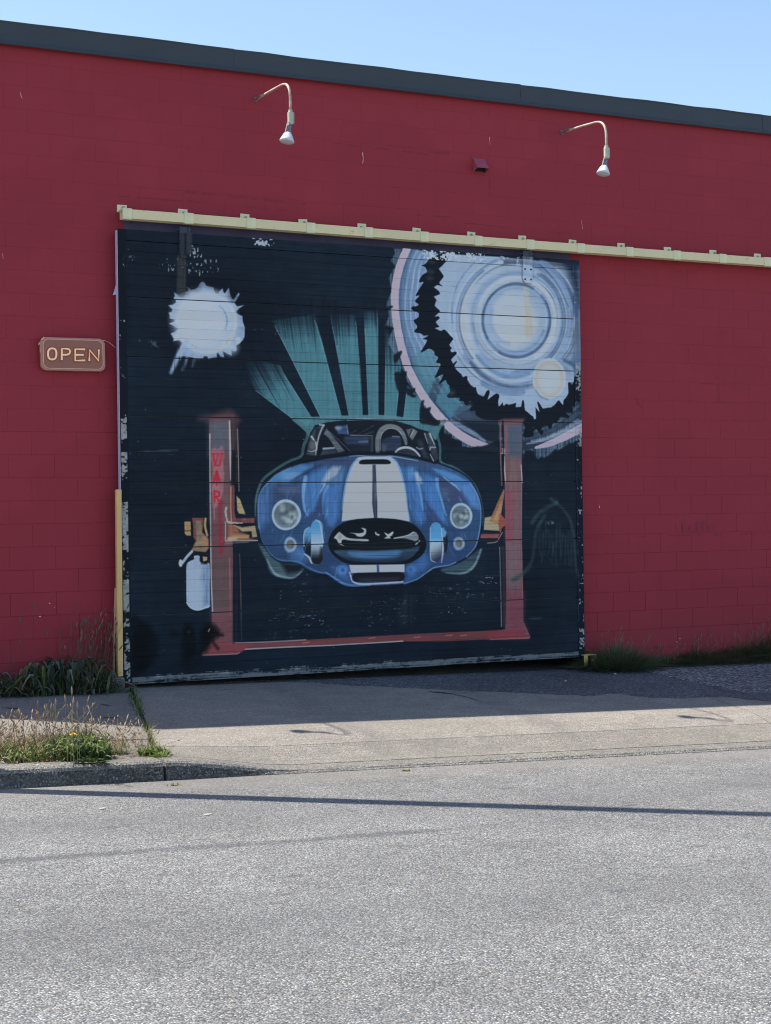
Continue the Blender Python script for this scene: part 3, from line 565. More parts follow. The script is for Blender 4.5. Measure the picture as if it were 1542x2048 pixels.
stroke(sq('JK', [(320, 1045), (250, 1120), (180, 1212)]), 5.2*U, (170, 186, 210), 2, 1, .1); fill(ell('JK', 156, 1215, 28, 54), (176, 190, 214), 2.5, 1)
fill(sc('JK', [(355, 1110), (430, 1110), (436, 1190), (520, 1225), (580, 1235), (580, 1540), (580, 1835), (520, 1872), (410, 1900), (310, 1870), (246, 1790), (240, 1500), (242, 1250), (285, 1190), (348, 1160)], 4), (168, 188, 220), 2, 1, .1, N_V)
fill(Q('JK', [(500, 1250), (580, 1240), (580, 1820), (490, 1840), (500, 1560), (460, 1420)]), (66, 90, 128), 14, .85, .3, N_V); fill(Q('JK', [(440, 1170), (540, 1160), (540, 1230), (460, 1230)]), BLK, 6, .9); stroke(Q('JK', [(520, 1260), (525, 1520)]), 3*U, (140, 162, 196), 4, .8, .3, N_V)
fill(Q('JK', [(480, 1120), (546, 1128), (540, 1172), (488, 1190)]), (186, 164, 130), 2, .95)
stroke(sq('JK', [(246, 1790), (310, 1870), (410, 1900), (520, 1868), (580, 1838)]), 2.4*U, (196, 210, 236), 2, .9)
# lift arm on the left of the car
fill(Q('JK', [(880, 120), (895, 72), (930, 75), (944, 120), (945, 470), (966, 558), (1240, 556), (1236, 626), (1100, 628), (890, 632), (880, 400)]), (116, 68, 70), 2.2, 1, .25, N_V); stroke(Q('JK', [(890, 100), (888, 400), (900, 610)]), 2.4*U, (190, 140, 128), 2, .85)
fill(Q('JK', [(976, 235), (1022, 280), (1104, 500), (1010, 490), (985, 440)]), (196, 176, 130), 2.5, 1, .25); fill(Q('JK', [(860, 640), (960, 660), (1010, 740), (1170, 800), (1160, 842), (1270, 880), (860, 884)]), (150, 98, 76), 5, .95, .3)
fill(Q('JK', [(930, 660), (1060, 690), (1245, 668), (1276, 828), (1205, 838), (1190, 748), (1060, 752)]), (168, 152, 124), 3, 1, .25); fill(Q('JK', [(1010, 760), (1110, 790), (1190, 760), (1195, 840), (1160, 845), (1160, 800)]), (34, 32, 38), 4, .9)
fill(Q('JK', [(846, 850), (900, 835), (980, 835), (975, 868), (850, 880)]), (206, 194, 172), 6, .95); fill(Q('JK', [(900, 800), (1160, 806), (1150, 850), (960, 866)]), (182, 150, 114), 6, .8, .3)
stroke(Q('JK', [(812, 612), (812, 890), (1280, 884)]), 2*U, (176, 170, 172), 1.8, .9, .25); stroke(Q('JK', [(815, 925), (1150, 908)]), 1.8*U, (120, 112, 116), 2, .7)
stroke(sq('JK', [(822, 405), (815, 460), (830, 560), (870, 620), (1060, 628)]), [5*U, 4*U, 3*U, 4*U, 1.5*U], (204, 200, 200), 2, .9, .25, N_MID, 1.2)
# right post, beam
fill(Q('RP', [(290, 125), (440, 125), (445, 620), (440, 1130), (455, 1640), (456, 1800), (516, 1936), (500, 1952), (180, 1952), (160, 1945), (300, 1868), (310, 1600), (300, 900)]), (110, 82, 92), 2, 1, .12, N_V)
fill(Q('RP', [(325, 125), (440, 125), (438, 400), (325, 400)]), (62, 80, 104), 14, .95, .15, N_V); fill(Q('RP', [(300, 690), (360, 690), (360, 1120), (300, 1120)]), (128, 58, 76), 18, .8, .35, N_V); fill(Q('RP', [(310, 1560), (455, 1560), (456, 1800), (500, 1940), (300, 1940)]), (118, 58, 76), 26, .8, .2)
fill(Q('RP', [(345, 400), (420, 400), (420, 620), (345, 620)]), (104, 92, 96), 14, .7, .3, N_V); fill(Q('RP', [(330, 1140), (420, 1140), (410, 1500), (330, 1500)]), (106, 96, 108), 22, .6, .4)
fill(Q('RP', [(240, 90), (280, 72), (470, 68), (448, 122), (244, 128)]), (118, 82, 88), 5, .9, .3); stroke(Q('RP', [(258, 128), (262, 400), (272, 640)]), 3.4*U, (134, 102, 108), 2.4, .9, .3, N_V); stroke(Q('RP', [(280, 95), (284, 300), (283, 640)]), 3*U, (22, 22, 34), 3, .95)
stroke(Q('RP', [(296, 395), (296, 520), (303, 612)]), [1*U, 3.4*U, 2.4*U], (212, 200, 206), 2, .9, .2); stroke(Q('RP', [(436, 470), (445, 620)]), 2.2*U, (206, 200, 210), 2, .9, .2); stroke(Q('RP', [(441, 640), (441, 1100), (450, 1600)]), 1.6*U, (176, 120, 122), 2, .7, .4)
fill(Q('RP', [(270, 1160), (296, 1160), (308, 1840), (278, 1840)]), (66, 48, 62), 6, .8, .3, N_V); stroke(Q('RP', [(253, 1170), (262, 1500), (268, 1845)]), 2.2*U, (162, 158, 168), 2, .85, .35, N_V)
fill(Q('BT', [(140, 200), (260, 194), (480, 180), (700, 168), (1000, 152), (1330, 138), (1392, 132), (1400, 178), (1310, 178), (1100, 187), (900, 188), (560, 205), (350, 216), (205, 224), (172, 244), (10, 252), (30, 215), (60, 180)]), (112, 62, 68), 2, 1, .15, N_H)
fill(Q('BT', [(60, 180), (150, 190), (240, 196), (190, 236), (20, 248)]), (128, 62, 74), 10, .6); fill(Q('BT', [(1300, 140), (1470, 140), (1480, 170), (1300, 176)]), (126, 54, 66), 12, .7)
stroke(Q('BT', [(205, 223), (350, 215), (600, 205), (920, 186)]), 2.2*U, (196, 194, 206), 1.8, .9, .3); stroke(Q('BT', [(160, 194), (300, 190), (480, 180)]), 1.8*U, (190, 170, 178), 1.8, .8, .3); stroke(Q('BT', [(10, 250), (168, 244), (178, 238)]), 1.8*U, (190, 150, 156), 2, .8, .3); stroke(Q('BT', [(1315, 179), (1495, 172)]), 1.6*U, (176, 104, 110), 2, .7)
for x_, y_ in ((480, 193), (780, 172), (985, 168), (1130, 160), (1195, 160)): stroke(Q('BT', [(x_-14, y_+2), (x_+14, y_-2)]), 1.8*U, (190, 120, 110), 2, .7)
# lift arm on the right of the car
fill(Q('RP', [(126, 918), (182, 908), (250, 985), (250, 1030), (118, 1022)]), (168, 158, 136), 2.4, 1, .25); fill(Q('RP', [(90, 1058), (256, 1056), (240, 1092), (88, 1092)]), (136, 74, 76), 2.4, 1, .2)
fill(Q('RP', [(286, 674), (296, 690), (270, 860), (246, 975), (165, 950), (200, 870)]), (150, 102, 78), 2.4, 1, .25); fill(Q('RP', [(270, 780), (268, 850), (240, 960), (195, 940)]), (184, 156, 116), 6, .9, .3); fill(sc('RP', [(250, 880), (285, 915), (303, 940), (302, 980), (272, 1010), (262, 1050), (246, 1000)], 4), (150, 78, 70), 3, .95, .2)
stroke(sq('RP', [(275, 1045), (250, 1090), (225, 1125), (150, 1135)]), 1.8*U, (172, 140, 122), 2, .8)
# faded green figure sprayed on the right
GG = (66, 92, 92)
for pts, w_ in (([(530, 960), (600, 870), (740, 790)], 9), ([(740, 790), (830, 890), (875, 1000), (890, 1120), (900, 1300), (930, 1460)], 6), ([(640, 900), (570, 1020), (550, 1150), (530, 1280), (470, 1370), (390, 1440)], 7), ([(740, 790), (690, 760)], 7)):
    stroke(sq('RP', pts), w_*U, GG, 8, .6, .4, N_MID)
for x_ in range(600, 880, 24): stroke(Q('RP', [(x_, 1000+random.uniform(-60, 140)), (x_+random.uniform(-12, 12), 1180), (x_+random.uniform(-14, 14), 1230+random.uniform(0, 130))]), 2.6*U, GG, 5, .55, .4, N_V)
stroke(Q('RP', [(370, 1450), (450, 1400), (520, 1340)]), [12*U, 9*U, 5*U], (48, 74, 76), 8, .75, .3); fill(ell('RP', 690, 962, 30, 14), (128, 144, 160), 6, .7, .8, N_FINE)

# --- car: teal halo, dark edge, body
HALO = [(285, 60), (372, 140), (345, 230), (328, 296), (250, 330), (160, 385), (85, 445), (50, 520), (36, 600), (34, 680)]
stroke(sq('E', HALO), [10*U, 8*U, 6*U, 6*U, 6*U, 5*U, 2*U], (66, 102, 112), 2, .85, .2); HAL2 = [(1250, 70), (1205, 140), (1222, 240), (1228, 335), (1320, 375), (1420, 455), (1470, 540), (1494, 640), (1496, 740)]
stroke(sq('E', HAL2), [10*U, 6*U, 6*U, 7*U, 7*U, 5*U, 2*U], (66, 102, 112), 2, .85, .2)
WL = [(55, 860), (100, 960), (130, 1040), (180, 1072), (260, 1078), (310, 1060), (350, 1020), (330, 980), (200, 960), (120, 900)]
fill(sc('E', WL, 4), (76, 100, 114), 6, .95, .3, N_H); fill(Q('E', [(200, 985), (340, 990), (330, 1040), (240, 1050)]), (20, 28, 40), 14, .9); stroke(sq('E', [(110, 960), (160, 1050), (240, 1076), (290, 1072), (330, 1035)]), [2*U, 5*U, 4*U, 1.5*U], (136, 160, 172), 4, .85, .3)
WR = [(1490, 890), (1470, 960), (1430, 1020), (1360, 1050), (1250, 1045), (1230, 1020), (1330, 985), (1420, 930)]
fill(sc('E', WR, 4), (64, 86, 100), 6, .9, .35, N_H); stroke(sq('E', [(1484, 895), (1440, 1000), (1370, 1048), (1260, 1046)]), [4*U, 6*U, 2*U], (112, 138, 152), 4, .85, .3)
BODY = [(690, 290), (560, 298), (450, 310), (330, 345), (230, 385), (135, 445), (88, 500), (62, 560), (50, 640), (56, 720), (70, 800), (108, 885), (150, 940), (205, 972), (262, 974), (320, 990), (370, 1024), (430, 1046), (510, 1062), (560, 1092), (620, 1118), (690, 1127), (850, 1127), (985, 1116), (1050, 1090), (1140, 1042), (1190, 1012), (1290, 992), (1380, 950), (1440, 888), (1470, 820), (1485, 720), (1484, 620), (1458, 530), (1400, 440), (1310, 385), (1180, 338), (1060, 310), (920, 290)]
bp_ = sc('E', BODY, 4); stroke(np.concatenate([bp_, bp_[:1]]), 7*U, (18, 28, 46), 4, .85); fill(bp_, (42, 66, 104), 2, 1, .06)
g0, g1 = Q('E', [(770, 330), (770, 1120)])
fill(bp_, (62, 106, 160), 2, .5, .5, N_V, 0, (g0, g1, (38, 56, 94)))
fill(Q('E', [(560, 300), (690, 292), (650, 370), (480, 350), (400, 330)]), (58, 70, 108), 18, .85, .2); fill(Q('E', [(930, 292), (1060, 312), (1200, 350), (1260, 390), (1100, 360), (960, 350)]), (58, 72, 110), 16, .85, .2)
LB = (96, 150, 212)
fill(Q('FL', [(225, 415), (330, 320), (470, 240), (640, 190), (800, 195), (720, 265), (610, 330), (510, 410)]), (84, 140, 204), 10, .9, .35, N_H); fill(Q('FL', [(430, 290), (560, 300), (640, 330), (520, 400), (420, 405)]), (140, 180, 222), 22, .6, .5, N_H)
fill(Q('FL', [(100, 640), (200, 470), (300, 430), (260, 650), (230, 900), (130, 1000)]), (88, 130, 192), 26, .6, .3, N_V)
fill(Q('FL', [(285, 470), (640, 445), (665, 620), (620, 650), (470, 630), (300, 660)]), (58, 68, 102), 22, .9, .25, N_H); fill(Q('FL', [(380, 490), (640, 450), (640, 540), (480, 560), (380, 520)]), (112, 140, 178), 16, .5, .8, N_H)
fill(Q('FL', [(680, 430), (740, 330), (985, 215), (995, 300), (900, 560), (830, 780), (745, 845), (700, 760), (680, 600)]), (70, 118, 184), 12, .92, .25, N_V)
stroke(sq('FL', [(715, 350), (692, 470), (684, 620), (702, 760), (740, 840)]), [9*U, 8*U, 5*U, 4*U, 2*U], (132, 174, 224), 4, .85, .3, N_V)
fill(Q('FL', [(1000, 270), (1060, 212), (1168, 212), (1130, 320), (1050, 370), (930, 430), (945, 360)]), (180, 194, 218), 10, .92, .35, N_V); fill(Q('FL', [(960, 425), (1130, 330), (1210, 220), (1190, 420)]), (104, 156, 218), 10, .7, .4, N_V); stroke(sq('FL', [(960, 440), (930, 500), (895, 555)]), [5*U, 3*U, 1*U], (180, 200, 224), 4, .85, .4)
fill(Q('FL', [(945, 480), (1080, 430), (1185, 430), (1160, 620), (1145, 850), (1060, 985), (1000, 960), (955, 800), (935, 640)]), (68, 116, 182), 12, .9, .25, N_V); stroke(sq('FL', [(1000, 460), (950, 560), (932, 700), (945, 820)]), [6*U, 5*U, 3*U, 1*U], (116, 160, 218), 4, .7, .3, N_V)
fill(Q('FL', [(840, 740), (925, 560), (935, 760), (985, 960), (930, 930), (860, 880), (720, 900)]), (54, 66, 108), 14, .7, .2)
stroke(sq('FL', [(520, 405), (700, 300), (860, 215), (930, 170)]), [3*U, 5*U, 4*U, 2*U], (40, 58, 100), 5, .8, .3)
stroke(sq('FL', [(112, 1000), (104, 800), (112, 620), (160, 500), (230, 425), (340, 320), (520, 230)]), 2.4*U, (112, 158, 214), 3, .7, .2); stroke(sq('FL', [(120, 950), (140, 1110), (200, 1240), (290, 1360), (400, 1415), (600, 1430), (720, 1490), (860, 1560), (980, 1580)]), 2.2*U, (96, 140, 196), 3, .65, .3)
stroke(sq('FL', [(980, 1575), (1080, 1640), (1200, 1715), (1330, 1740), (1542, 1730)]), [3*U, 5*U, 5*U, 4*U], (96, 148, 216), 3, .8, .3); fill(ell('FL', 640, 1330, 80, 70), (84, 134, 196), 40, .7)
fill(Q('FL', [(1060, 1500), (1270, 1500), (1290, 1700), (1150, 1660)]), (64, 112, 190), 26, .6, .3)
for x_, y_, reg in ((1190, 1540, 'FL'), (525, 1535, 'FR')):
    fill(ell(reg, x_, y_, 52, 52), (96, 150, 214), 16, .7); fill(ell(reg, x_, y_, 27, 27), (40, 74, 140), 5, .95)
# headlights and fog lights
def lamp(reg, cx, cy, rx, ry, seed):
    r = random.Random(seed); fill(ell(reg, cx, cy, rx*1.04, ry*1.04, 40, 0, 360, .015), (186, 206, 236), 2.2, 1, .12); fill(ell(reg, cx-3, cy+3, rx*.87, ry*.87), (84, 100, 114), 4, 1)
    for _ in range(22):
        a = r.uniform(0, 6.28); q = r.uniform(0, .68); fill(ell(reg, cx+rx*q*math.cos(a), cy+ry*q*math.sin(a), rx*r.uniform(.1, .24), ry*r.uniform(.08, .2), 14), (164, 180, 190) if r.random() > .45 else (52, 66, 80), 9, .7, .3, N_MID)
    stroke(ell(reg, cx, cy, rx*.78, ry*.78, 20, 20, 160), 3*U, (110, 134, 146), 4, .6)
lamp('FL', 466, 832, 180, 190, 3); lamp('FR', 1170, 846, 138, 160, 9)
for reg, cx, cy, rx, ry in (('FL', 518, 1216, 80, 98), ('FR', 1142, 1202, 72, 84)):
    fill(ell(reg, cx, cy, rx, ry, 30, 0, 360, .03), (156, 178, 212), 5, .95, .3, N_MID); fill(ell(reg, cx+2, cy-4, rx*.64, ry*.6), (78, 88, 94), 5, 1); fill(ell(reg, cx-8, cy+10, rx*.3, ry*.25), (112, 112, 104), 8, .7)
# bumper guards
def capsule(reg, x0, x1, y0, y1): 
    r = (x1-x0)/2; cx = (x0+x1)/2
    return np.concatenate([ell(reg, cx, y0+r*1.2, r, r*1.2, 12, 180, 360), ell(reg, cx, y1-r*1.2, r, r*1.2, 12, 0, 180)])
fill(sc('FL', [(693, 1060), (722, 1008), (785, 998), (795, 1200), (778, 1350), (748, 1362), (692, 1290), (686, 1150)], 3), (96, 158, 216), 2.5, 1, .1, N_V, 0, (Q('FL', [(740, 1040)])[0], Q('FL', [(740, 1250)])[0], (22, 32, 48)))
fr = capsule('FL', 785, 938, 898, 1475); fill(fr, (86, 156, 220), 2.5, 1, 0, None, 0, (Q('FL', [(860, 980)])[0], Q('FL', [(860, 1200)])[0], (160, 184, 212)))
fill(fr, (30, 36, 46), 2.5, 1, 0, None, 0, None, (Q('FL', [(850, 1215)])[0], Q('FL', [(850, 1400)])[0])); fill(Q('FL', [(905, 1250), (940, 1250), (935, 1400), (900, 1460), (890, 1400)]), (26, 32, 42), 8, .85)
stroke(sq('FL', [(850, 902), (895, 930), (915, 1020), (930, 1110), (942, 1190)]), 3*U, (196, 216, 244), 2.4, .95, .15); stroke(sq('FL', [(695, 1240), (690, 1120), (705, 1040), (740, 1005)]), 2*U, (180, 208, 240), 2, .8, .2); stroke(sq('FL', [(700, 1335), (755, 1375), (785, 1440), (800, 1460)]), [2*U, 4*U, 3*U, 1*U], (196, 210, 234), 2.4, .95, .15)
fr = capsule('FR', 772, 920, 926, 1440); fill(fr, (88, 160, 224), 2.5, 1, 0, None, 0, (Q('FR', [(840, 1120)])[0], Q('FR', [(840, 1200)])[0], (164, 188, 214))); fill(fr, (30, 34, 44), 2.5, 1, 0, None, 0, None, (Q('FR', [(800, 1230)])[0], Q('FR', [(890, 1420)])[0]))
fill(sc('FR', [(912, 1010), (940, 988), (985, 1060), (1000, 1180), (985, 1290), (955, 1318), (930, 1250), (925, 1100)], 3), (28, 38, 56), 2.5, .95); fill(Q('FR', [(915, 1000), (945, 995), (985, 1060), (970, 1110), (930, 1120)]), (96, 162, 222), 5, .95)
stroke(sq('FR', [(918, 1010), (930, 1150), (938, 1280), (920, 1440)]), [2*U, 3*U, 4*U, 3*U], (200, 216, 240), 2.4, .95, .15); stroke(sq('FR', [(776, 1000), (774, 1200), (780, 1400), (840, 1440)]), 1.8*U, (176, 200, 230), 2, .8)
# right fender
fill(Q('FR', [(390, 225), (560, 235), (620, 420), (690, 650), (725, 900), (650, 970), (560, 900), (500, 720), (470, 560), (430, 420)]), (64, 112, 180), 12, .9, .3, N_V); fill(Q('FR', [(680, 300), (840, 360), (850, 430), (905, 640), (1000, 960), (900, 900), (800, 760), (720, 640), (660, 430)]), (68, 118, 188), 12, .9, .3, N_V)
fill(Q('FR', [(800, 235), (960, 265), (1110, 320), (1280, 415), (1100, 418), (950, 345), (880, 300)]), (84, 142, 208), 8, .92, .3, N_H); fill(Q('FR', [(1080, 430), (1290, 430), (1380, 580), (1410, 760), (1300, 720), (1200, 560)]), (86, 136, 204), 16, .85, .3, N_V)
fill(Q('FR', [(885, 395), (960, 370), (1050, 430), (1160, 530), (1240, 650), (1150, 670), (1040, 700), (985, 720), (920, 520)]), (56, 66, 100), 12, .92, .2, N_H); fill(Q('FR', [(900, 490), (990, 500), (1010, 560), (960, 600)]), (88, 112, 150), 14, .6, .6)
fill(Q('FR', [(565, 292), (612, 285), (662, 370), (672, 425), (605, 430)]), (172, 192, 220), 8, .92, .3, N_V); stroke(sq('FR', [(625, 430), (655, 600), (680, 770)]), [7*U, 5*U, 2*U], (118, 162, 220), 4, .85, .3, N_V); stroke(sq('FR', [(860, 380), (872, 480), (912, 620), (955, 770), (980, 840)]), [9*U, 7*U, 5*U, 4*U, 2*U], (112, 162, 220), 4, .85, .3, N_V)
stroke(sq('FR', [(945, 348), (1050, 425), (1110, 470), (1155, 522)]), [2*U, 4*U, 4*U, 1*U], (136, 178, 222), 3, .85, .3); fill(ell('FR', 530, 300, 40, 60), (110, 164, 220), 22, .7, .4, N_V); fill(Q('FR', [(720, 780), (800, 770), (900, 920), (780, 950)]), (54, 64, 104), 18, .7); stroke(sq('FR', [(700, 640), (740, 780), (730, 900)]), 4*U, (44, 64, 116), 5, .7)
stroke(sq('FR', [(1285, 430), (1370, 560), (1418, 720), (1424, 900), (1396, 1100), (1350, 1250), (1240, 1370)]), 2.4*U, (116, 160, 214), 3, .75, .2); stroke(sq('FR', [(1100, 1440), (1010, 1480), (830, 1510), (720, 1580), (600, 1660), (440, 1715)]), 2.8*U, (116, 166, 222), 3, .8, .25)
fill(Q('FR', [(560, 1450), (700, 1300), (770, 1440), (680, 1560), (560, 1640), (460, 1690)]), (66, 116, 192), 22, .7, .3); fill(ell('FR', 960, 1420, 120, 60), (56, 70, 122), 30, .6)
# loose brush marks over the bodywork, following its curve
for k in range(240):
    xx = rr.uniform(70, 1470); yy = rr.uniform(400, 1080); e2 = ((xx-770)/690)**2+((yy-720)/390)**2
    if e2 > .86 or (590 < xx < 1010 and yy < 720): continue
    dx = (xx-770)/700; L = rr.uniform(25, 95); lite = rr.random() < .45
    stroke(sq('E', [(xx-dx*L*.25, yy-L/2), (xx, yy), (xx+dx*L*.45, yy+L/2)], 3), [rr.uniform(1, 2)*U, rr.uniform(2, 5)*U, 1*U], (rr.uniform(84, 130), rr.uniform(136, 176), rr.uniform(200, 226)) if lite else (rr.uniform(38, 52), rr.uniform(50, 66), rr.uniform(84, 108)), 3, rr.uniform(.18, .45), .5, N_V)
# stripes, scoop, mouth
WH = (196, 202, 218)
fill(Q('E', [(700, 303), (760, 299), (900, 299), (936, 330), (962, 390), (986, 470), (1001, 560), (1012, 640), (1026, 716), (930, 698), (800, 692), (690, 698), (590, 714), (596, 640), (604, 560), (622, 470), (640, 400), (668, 340)]), WH, 2, 1, .08, N_V)
for q in ([(698, 306), (664, 345), (638, 400), (617, 470), (600, 560), (592, 640)], [(905, 302), (940, 335), (965, 390), (988, 470), (1003, 560), (1014, 640), (1024, 700)]): stroke(sq('E', q), [3.5*U, 5*U, 4.5*U, 3*U, 1.5*U], (136, 178, 228), 2.6, .85, .2, N_V)
fill(Q('E', [(786, 350), (808, 350), (813, 470), (819, 600), (819, 694), (796, 694), (784, 600), (786, 470)]), (50, 58, 84), 2, 1, .1, N_V); fill(Q('E', [(812, 480), (985, 480), (1000, 560), (818, 560)]), (188, 190, 200), 20, .6, .4, N_H); stroke(Q('E', [(640, 600), (652, 560)]), 2*U, (130, 136, 158), 3, .6)
for k in range(26): yy = 380+rr.random()*300; xx = 830+rr.random()*90; stroke(Q('E', [(xx, yy), (xx+50+rr.random()*30, yy-2)]), 1*U, (166, 176, 198), 2, .5)
stroke(sq('E', [(640, 296), (700, 293), (770, 300), (850, 302), (905, 296), (1000, 312), (1080, 326)]), 1.6*U, (150, 184, 222), 2, .8, .2); fill(sc('E', [(718, 320), (800, 316), (884, 318), (902, 346), (800, 348), (704, 347)], 3), (24, 32, 48), 2.2, 1)
MOUTH = [(503, 850), (528, 785), (580, 735), (660, 706), (800, 694), (940, 702), (1040, 728), (1100, 782), (1132, 850), (1118, 915), (1060, 966), (980, 990), (800, 996), (640, 990), (560, 952), (516, 905)]
fill(sc('E', MOUTH, 4), (20, 27, 38), 2.4, 1)
fill(sc('E', [(542, 903), (640, 900), (800, 902), (1000, 890), (1090, 876), (1050, 935), (970, 972), (800, 978), (650, 968), (580, 940)], 4), (58, 84, 116), 4, .95, .35, N_H); fill(sc('E', [(640, 912), (800, 915), (960, 905), (930, 950), (800, 955), (680, 948)], 4), (82, 132, 192), 14, .85, .35, N_H)
fill(Q('E', [(560, 940), (800, 958), (1040, 935), (970, 980), (800, 984), (640, 976)]), (28, 44, 66), 8, .7, .3)
stroke(sq('E', [(560, 870), (700, 880), (900, 880), (1080, 860)]), 3*U, (44, 44, 52), 4, .8)
LT = (186, 194, 206)
fill(sc('E', [(556, 800), (575, 783), (596, 800), (640, 824), (752, 830), (752, 842), (650, 838), (596, 832), (588, 860), (606, 872), (574, 860), (556, 830), (540, 822)], 3), LT, 2.4, .95, .2, N_MID); fill(ell('E', 576, 815, 16, 20), (116, 122, 134), 6, .7)
fill(sc('E', [(715, 757), (744, 764), (745, 792), (722, 812), (690, 810), (672, 795), (640, 788), (700, 792), (728, 785), (732, 772)], 3), LT, 2.4, .95, .15); fill(Q('E', [(802, 784), (812, 784), (812, 792), (834, 800), (828, 808), (808, 800)]), LT, 2, .95)
fill(Q('E', [(862, 786), (890, 798), (916, 780), (924, 784), (912, 806), (898, 812), (904, 824), (862, 824), (882, 812)]), LT, 2.2, .95); fill(sc('E', [(926, 824), (1010, 808), (1052, 782), (1076, 796), (1084, 826), (1062, 844), (1040, 836), (990, 824)], 3), (136, 150, 170), 3, .9, .3); stroke(sq('E', [(926, 824), (1010, 806), (1050, 784)]), 2*U, LT, 2.2, .9); stroke(Q('E', [(1066, 862), (1090, 840)]), 2.4*U, (190, 200, 214), 2, .85)
fill(Q('E', [(638, 996), (992, 992), (992, 1040), (650, 1046)]), WH, 2, 1, .12, N_H); fill(Q('E', [(812, 992), (829, 992), (832, 1042), (815, 1042)]), (58, 78, 124), 2, 1); stroke(sq('E', [(640, 1042), (650, 1075), (664, 1104), (720, 1118), (850, 1114), (980, 1104)]), [3*U, 4*U, 3*U, 4*U, 4*U, 5*U], (196, 206, 226), 2.4, .9, .35)
fill(sc('E', [(656, 1075), (672, 1050), (720, 1044), (900, 1040), (970, 1042), (993, 1060), (988, 1088), (960, 1100), (800, 1100), (690, 1104), (662, 1094)], 3), (28, 32, 46), 2.4, 1); fill(Q('E', [(700, 1085), (960, 1075), (950, 1092), (720, 1098)]), (64, 70, 94), 8, .6)

# --- windscreen and cockpit
WS = [(75, 525), (100, 420), (150, 230), (200, 150), (330, 120), (520, 98), (800, 94), (1000, 108), (1150, 150), (1230, 186), (1340, 218), (1390, 300), (1432, 450), (1432, 516), (1395, 522), (1200, 474), (1000, 446), (800, 432), (600, 444), (350, 474), (180, 500)]
fill(Q('W', WS), (27, 35, 50), 2.4, 1)
fill(Q('W', [(112, 440), (150, 280), (190, 185), (286, 148), (280, 185), (230, 320), (214, 446), (190, 455)]), (66, 78, 98), 5, .9, .25); fill(ell('W', 178, 352, 36, 46), (88, 96, 106), 10, .9); fill(Q('W', [(210, 190), (250, 180), (220, 280), (195, 300)]), (28, 34, 48), 8, .8)
for q, w_ in (([(286, 150), (248, 230), (222, 330), (206, 445)], (4, 3, 2.5, 2)), ([(165, 265), (190, 300)], (5, 3)), ([(205, 320), (215, 390), (170, 412), (130, 405)], (3, 2.5, 2, 1)), ([(245, 145), (290, 152)], (3.5, 3))): stroke(sq('W', q), [k*U for k in w_], (186, 194, 206), 2.4, .85, .3, N_MID)
fill(Q('W', [(286, 240), (314, 182), (345, 220), (495, 408), (430, 424), (330, 270)]), (98, 108, 122), 3, .95, .25); stroke(Q('W', [(345, 215), (555, 415)]), 1.4*U, (86, 100, 118), 2, .8); fill(Q('W', [(252, 450), (275, 398), (390, 372), (425, 425)]), (62, 74, 96), 4, .9, .3); stroke(Q('W', [(282, 384), (392, 376)]), [4*U, 3*U], (160, 178, 202), 2.6, .85)
fill(Q('W', [(400, 165), (520, 148), (540, 244), (430, 238)]), (62, 86, 132), 4, .92, .35); fill(ell('W', 430, 180, 30, 18), (130, 156, 192), 8, .8); stroke(Q('W', [(516, 150), (528, 242)]), 1.2*U, (130, 150, 176), 2, .7)
fill(Q('W', [(500, 262), (740, 262), (734, 350), (520, 348), (480, 300)]), (56, 72, 110), 8, .9, .3); fill(Q('W', [(545, 350), (760, 350), (760, 420), (560, 420)]), (36, 46, 66), 12, .8); stroke(Q('W', [(552, 250), (765, 254)]), [2*U, 2.6*U, 1*U], (156, 172, 194), 2, .85, .3); stroke(Q('W', [(640, 316), (720, 312)]), 3*U, (104, 122, 158), 5, .7)
for a, b in (((640, 235), (780, 155)), ((560, 230), (610, 200)), ((700, 240), (780, 215))): stroke(Q('W', [a, b]), [1*U, 3*U, 1*U], (122, 136, 150), 4, .6, .6, N_FINE)
stroke(Q('W', [(765, 260), (765, 410)]), 6*U, (62, 72, 88), 5, .8)
hoop = sq('W', [(822, 412), (822, 300), (850, 215), (900, 172), (955, 160), (1020, 178), (1070, 230), (1098, 300), (1104, 335)]); stroke(hoop, [10*U, 11*U, 12*U, 10*U, 9*U, 10*U, 9*U, 6*U], (104, 114, 126), 2.6, 1, .2); stroke(sq('W', [(850, 400), (856, 260), (900, 200), (955, 182), (1020, 200), (1060, 240)]), 1.6*U, (156, 166, 178), 2, .8, .3)
fill(sc('W', [(872, 300), (960, 266), (1045, 268), (1055, 340), (1040, 400), (890, 408), (866, 370)], 3), (54, 68, 102), 5, .95, .3); stroke(Q('W', [(970, 262), (1040, 266)]), 1.6*U, (140, 160, 190), 3, .7); fill(Q('W', [(860, 340), (910, 350), (900, 420), (866, 420)]), (70, 84, 106), 6, .7)
fill(Q('W', [(1105, 195), (1165, 182), (1130, 262)]), (88, 98, 112), 4, .9); fill(Q('W', [(1172, 182), (1220, 212), (1168, 302), (1140, 270)]), (104, 114, 126), 3, .95, .2); stroke(Q('W', [(1185, 200), (1145, 262)]), 1.4*U, (170, 178, 188), 2, .7)
wheel = sq('W', [(1000, 418), (1030, 390), (1075, 374), (1130, 374), (1180, 394), (1215, 424), (1242, 458)]); fill(np.concatenate([wheel, Q('W', [(1240, 462), (1010, 425)])]), (48, 58, 76), 4, .9); stroke(wheel, [3*U, 4.5*U, 5*U, 5*U, 4.5*U, 4*U, 3*U], (176, 188, 206), 2.2, 1, .1)
fill(Q('W', [(1210, 300), (1260, 290), (1300, 400), (1330, 480), (1280, 470), (1240, 380)]), (58, 68, 92), 8, .8, .3); stroke(sq('W', [(1210, 372), (1240, 388), (1270, 380)]), 2*U, (150, 164, 186), 2.4, .8)
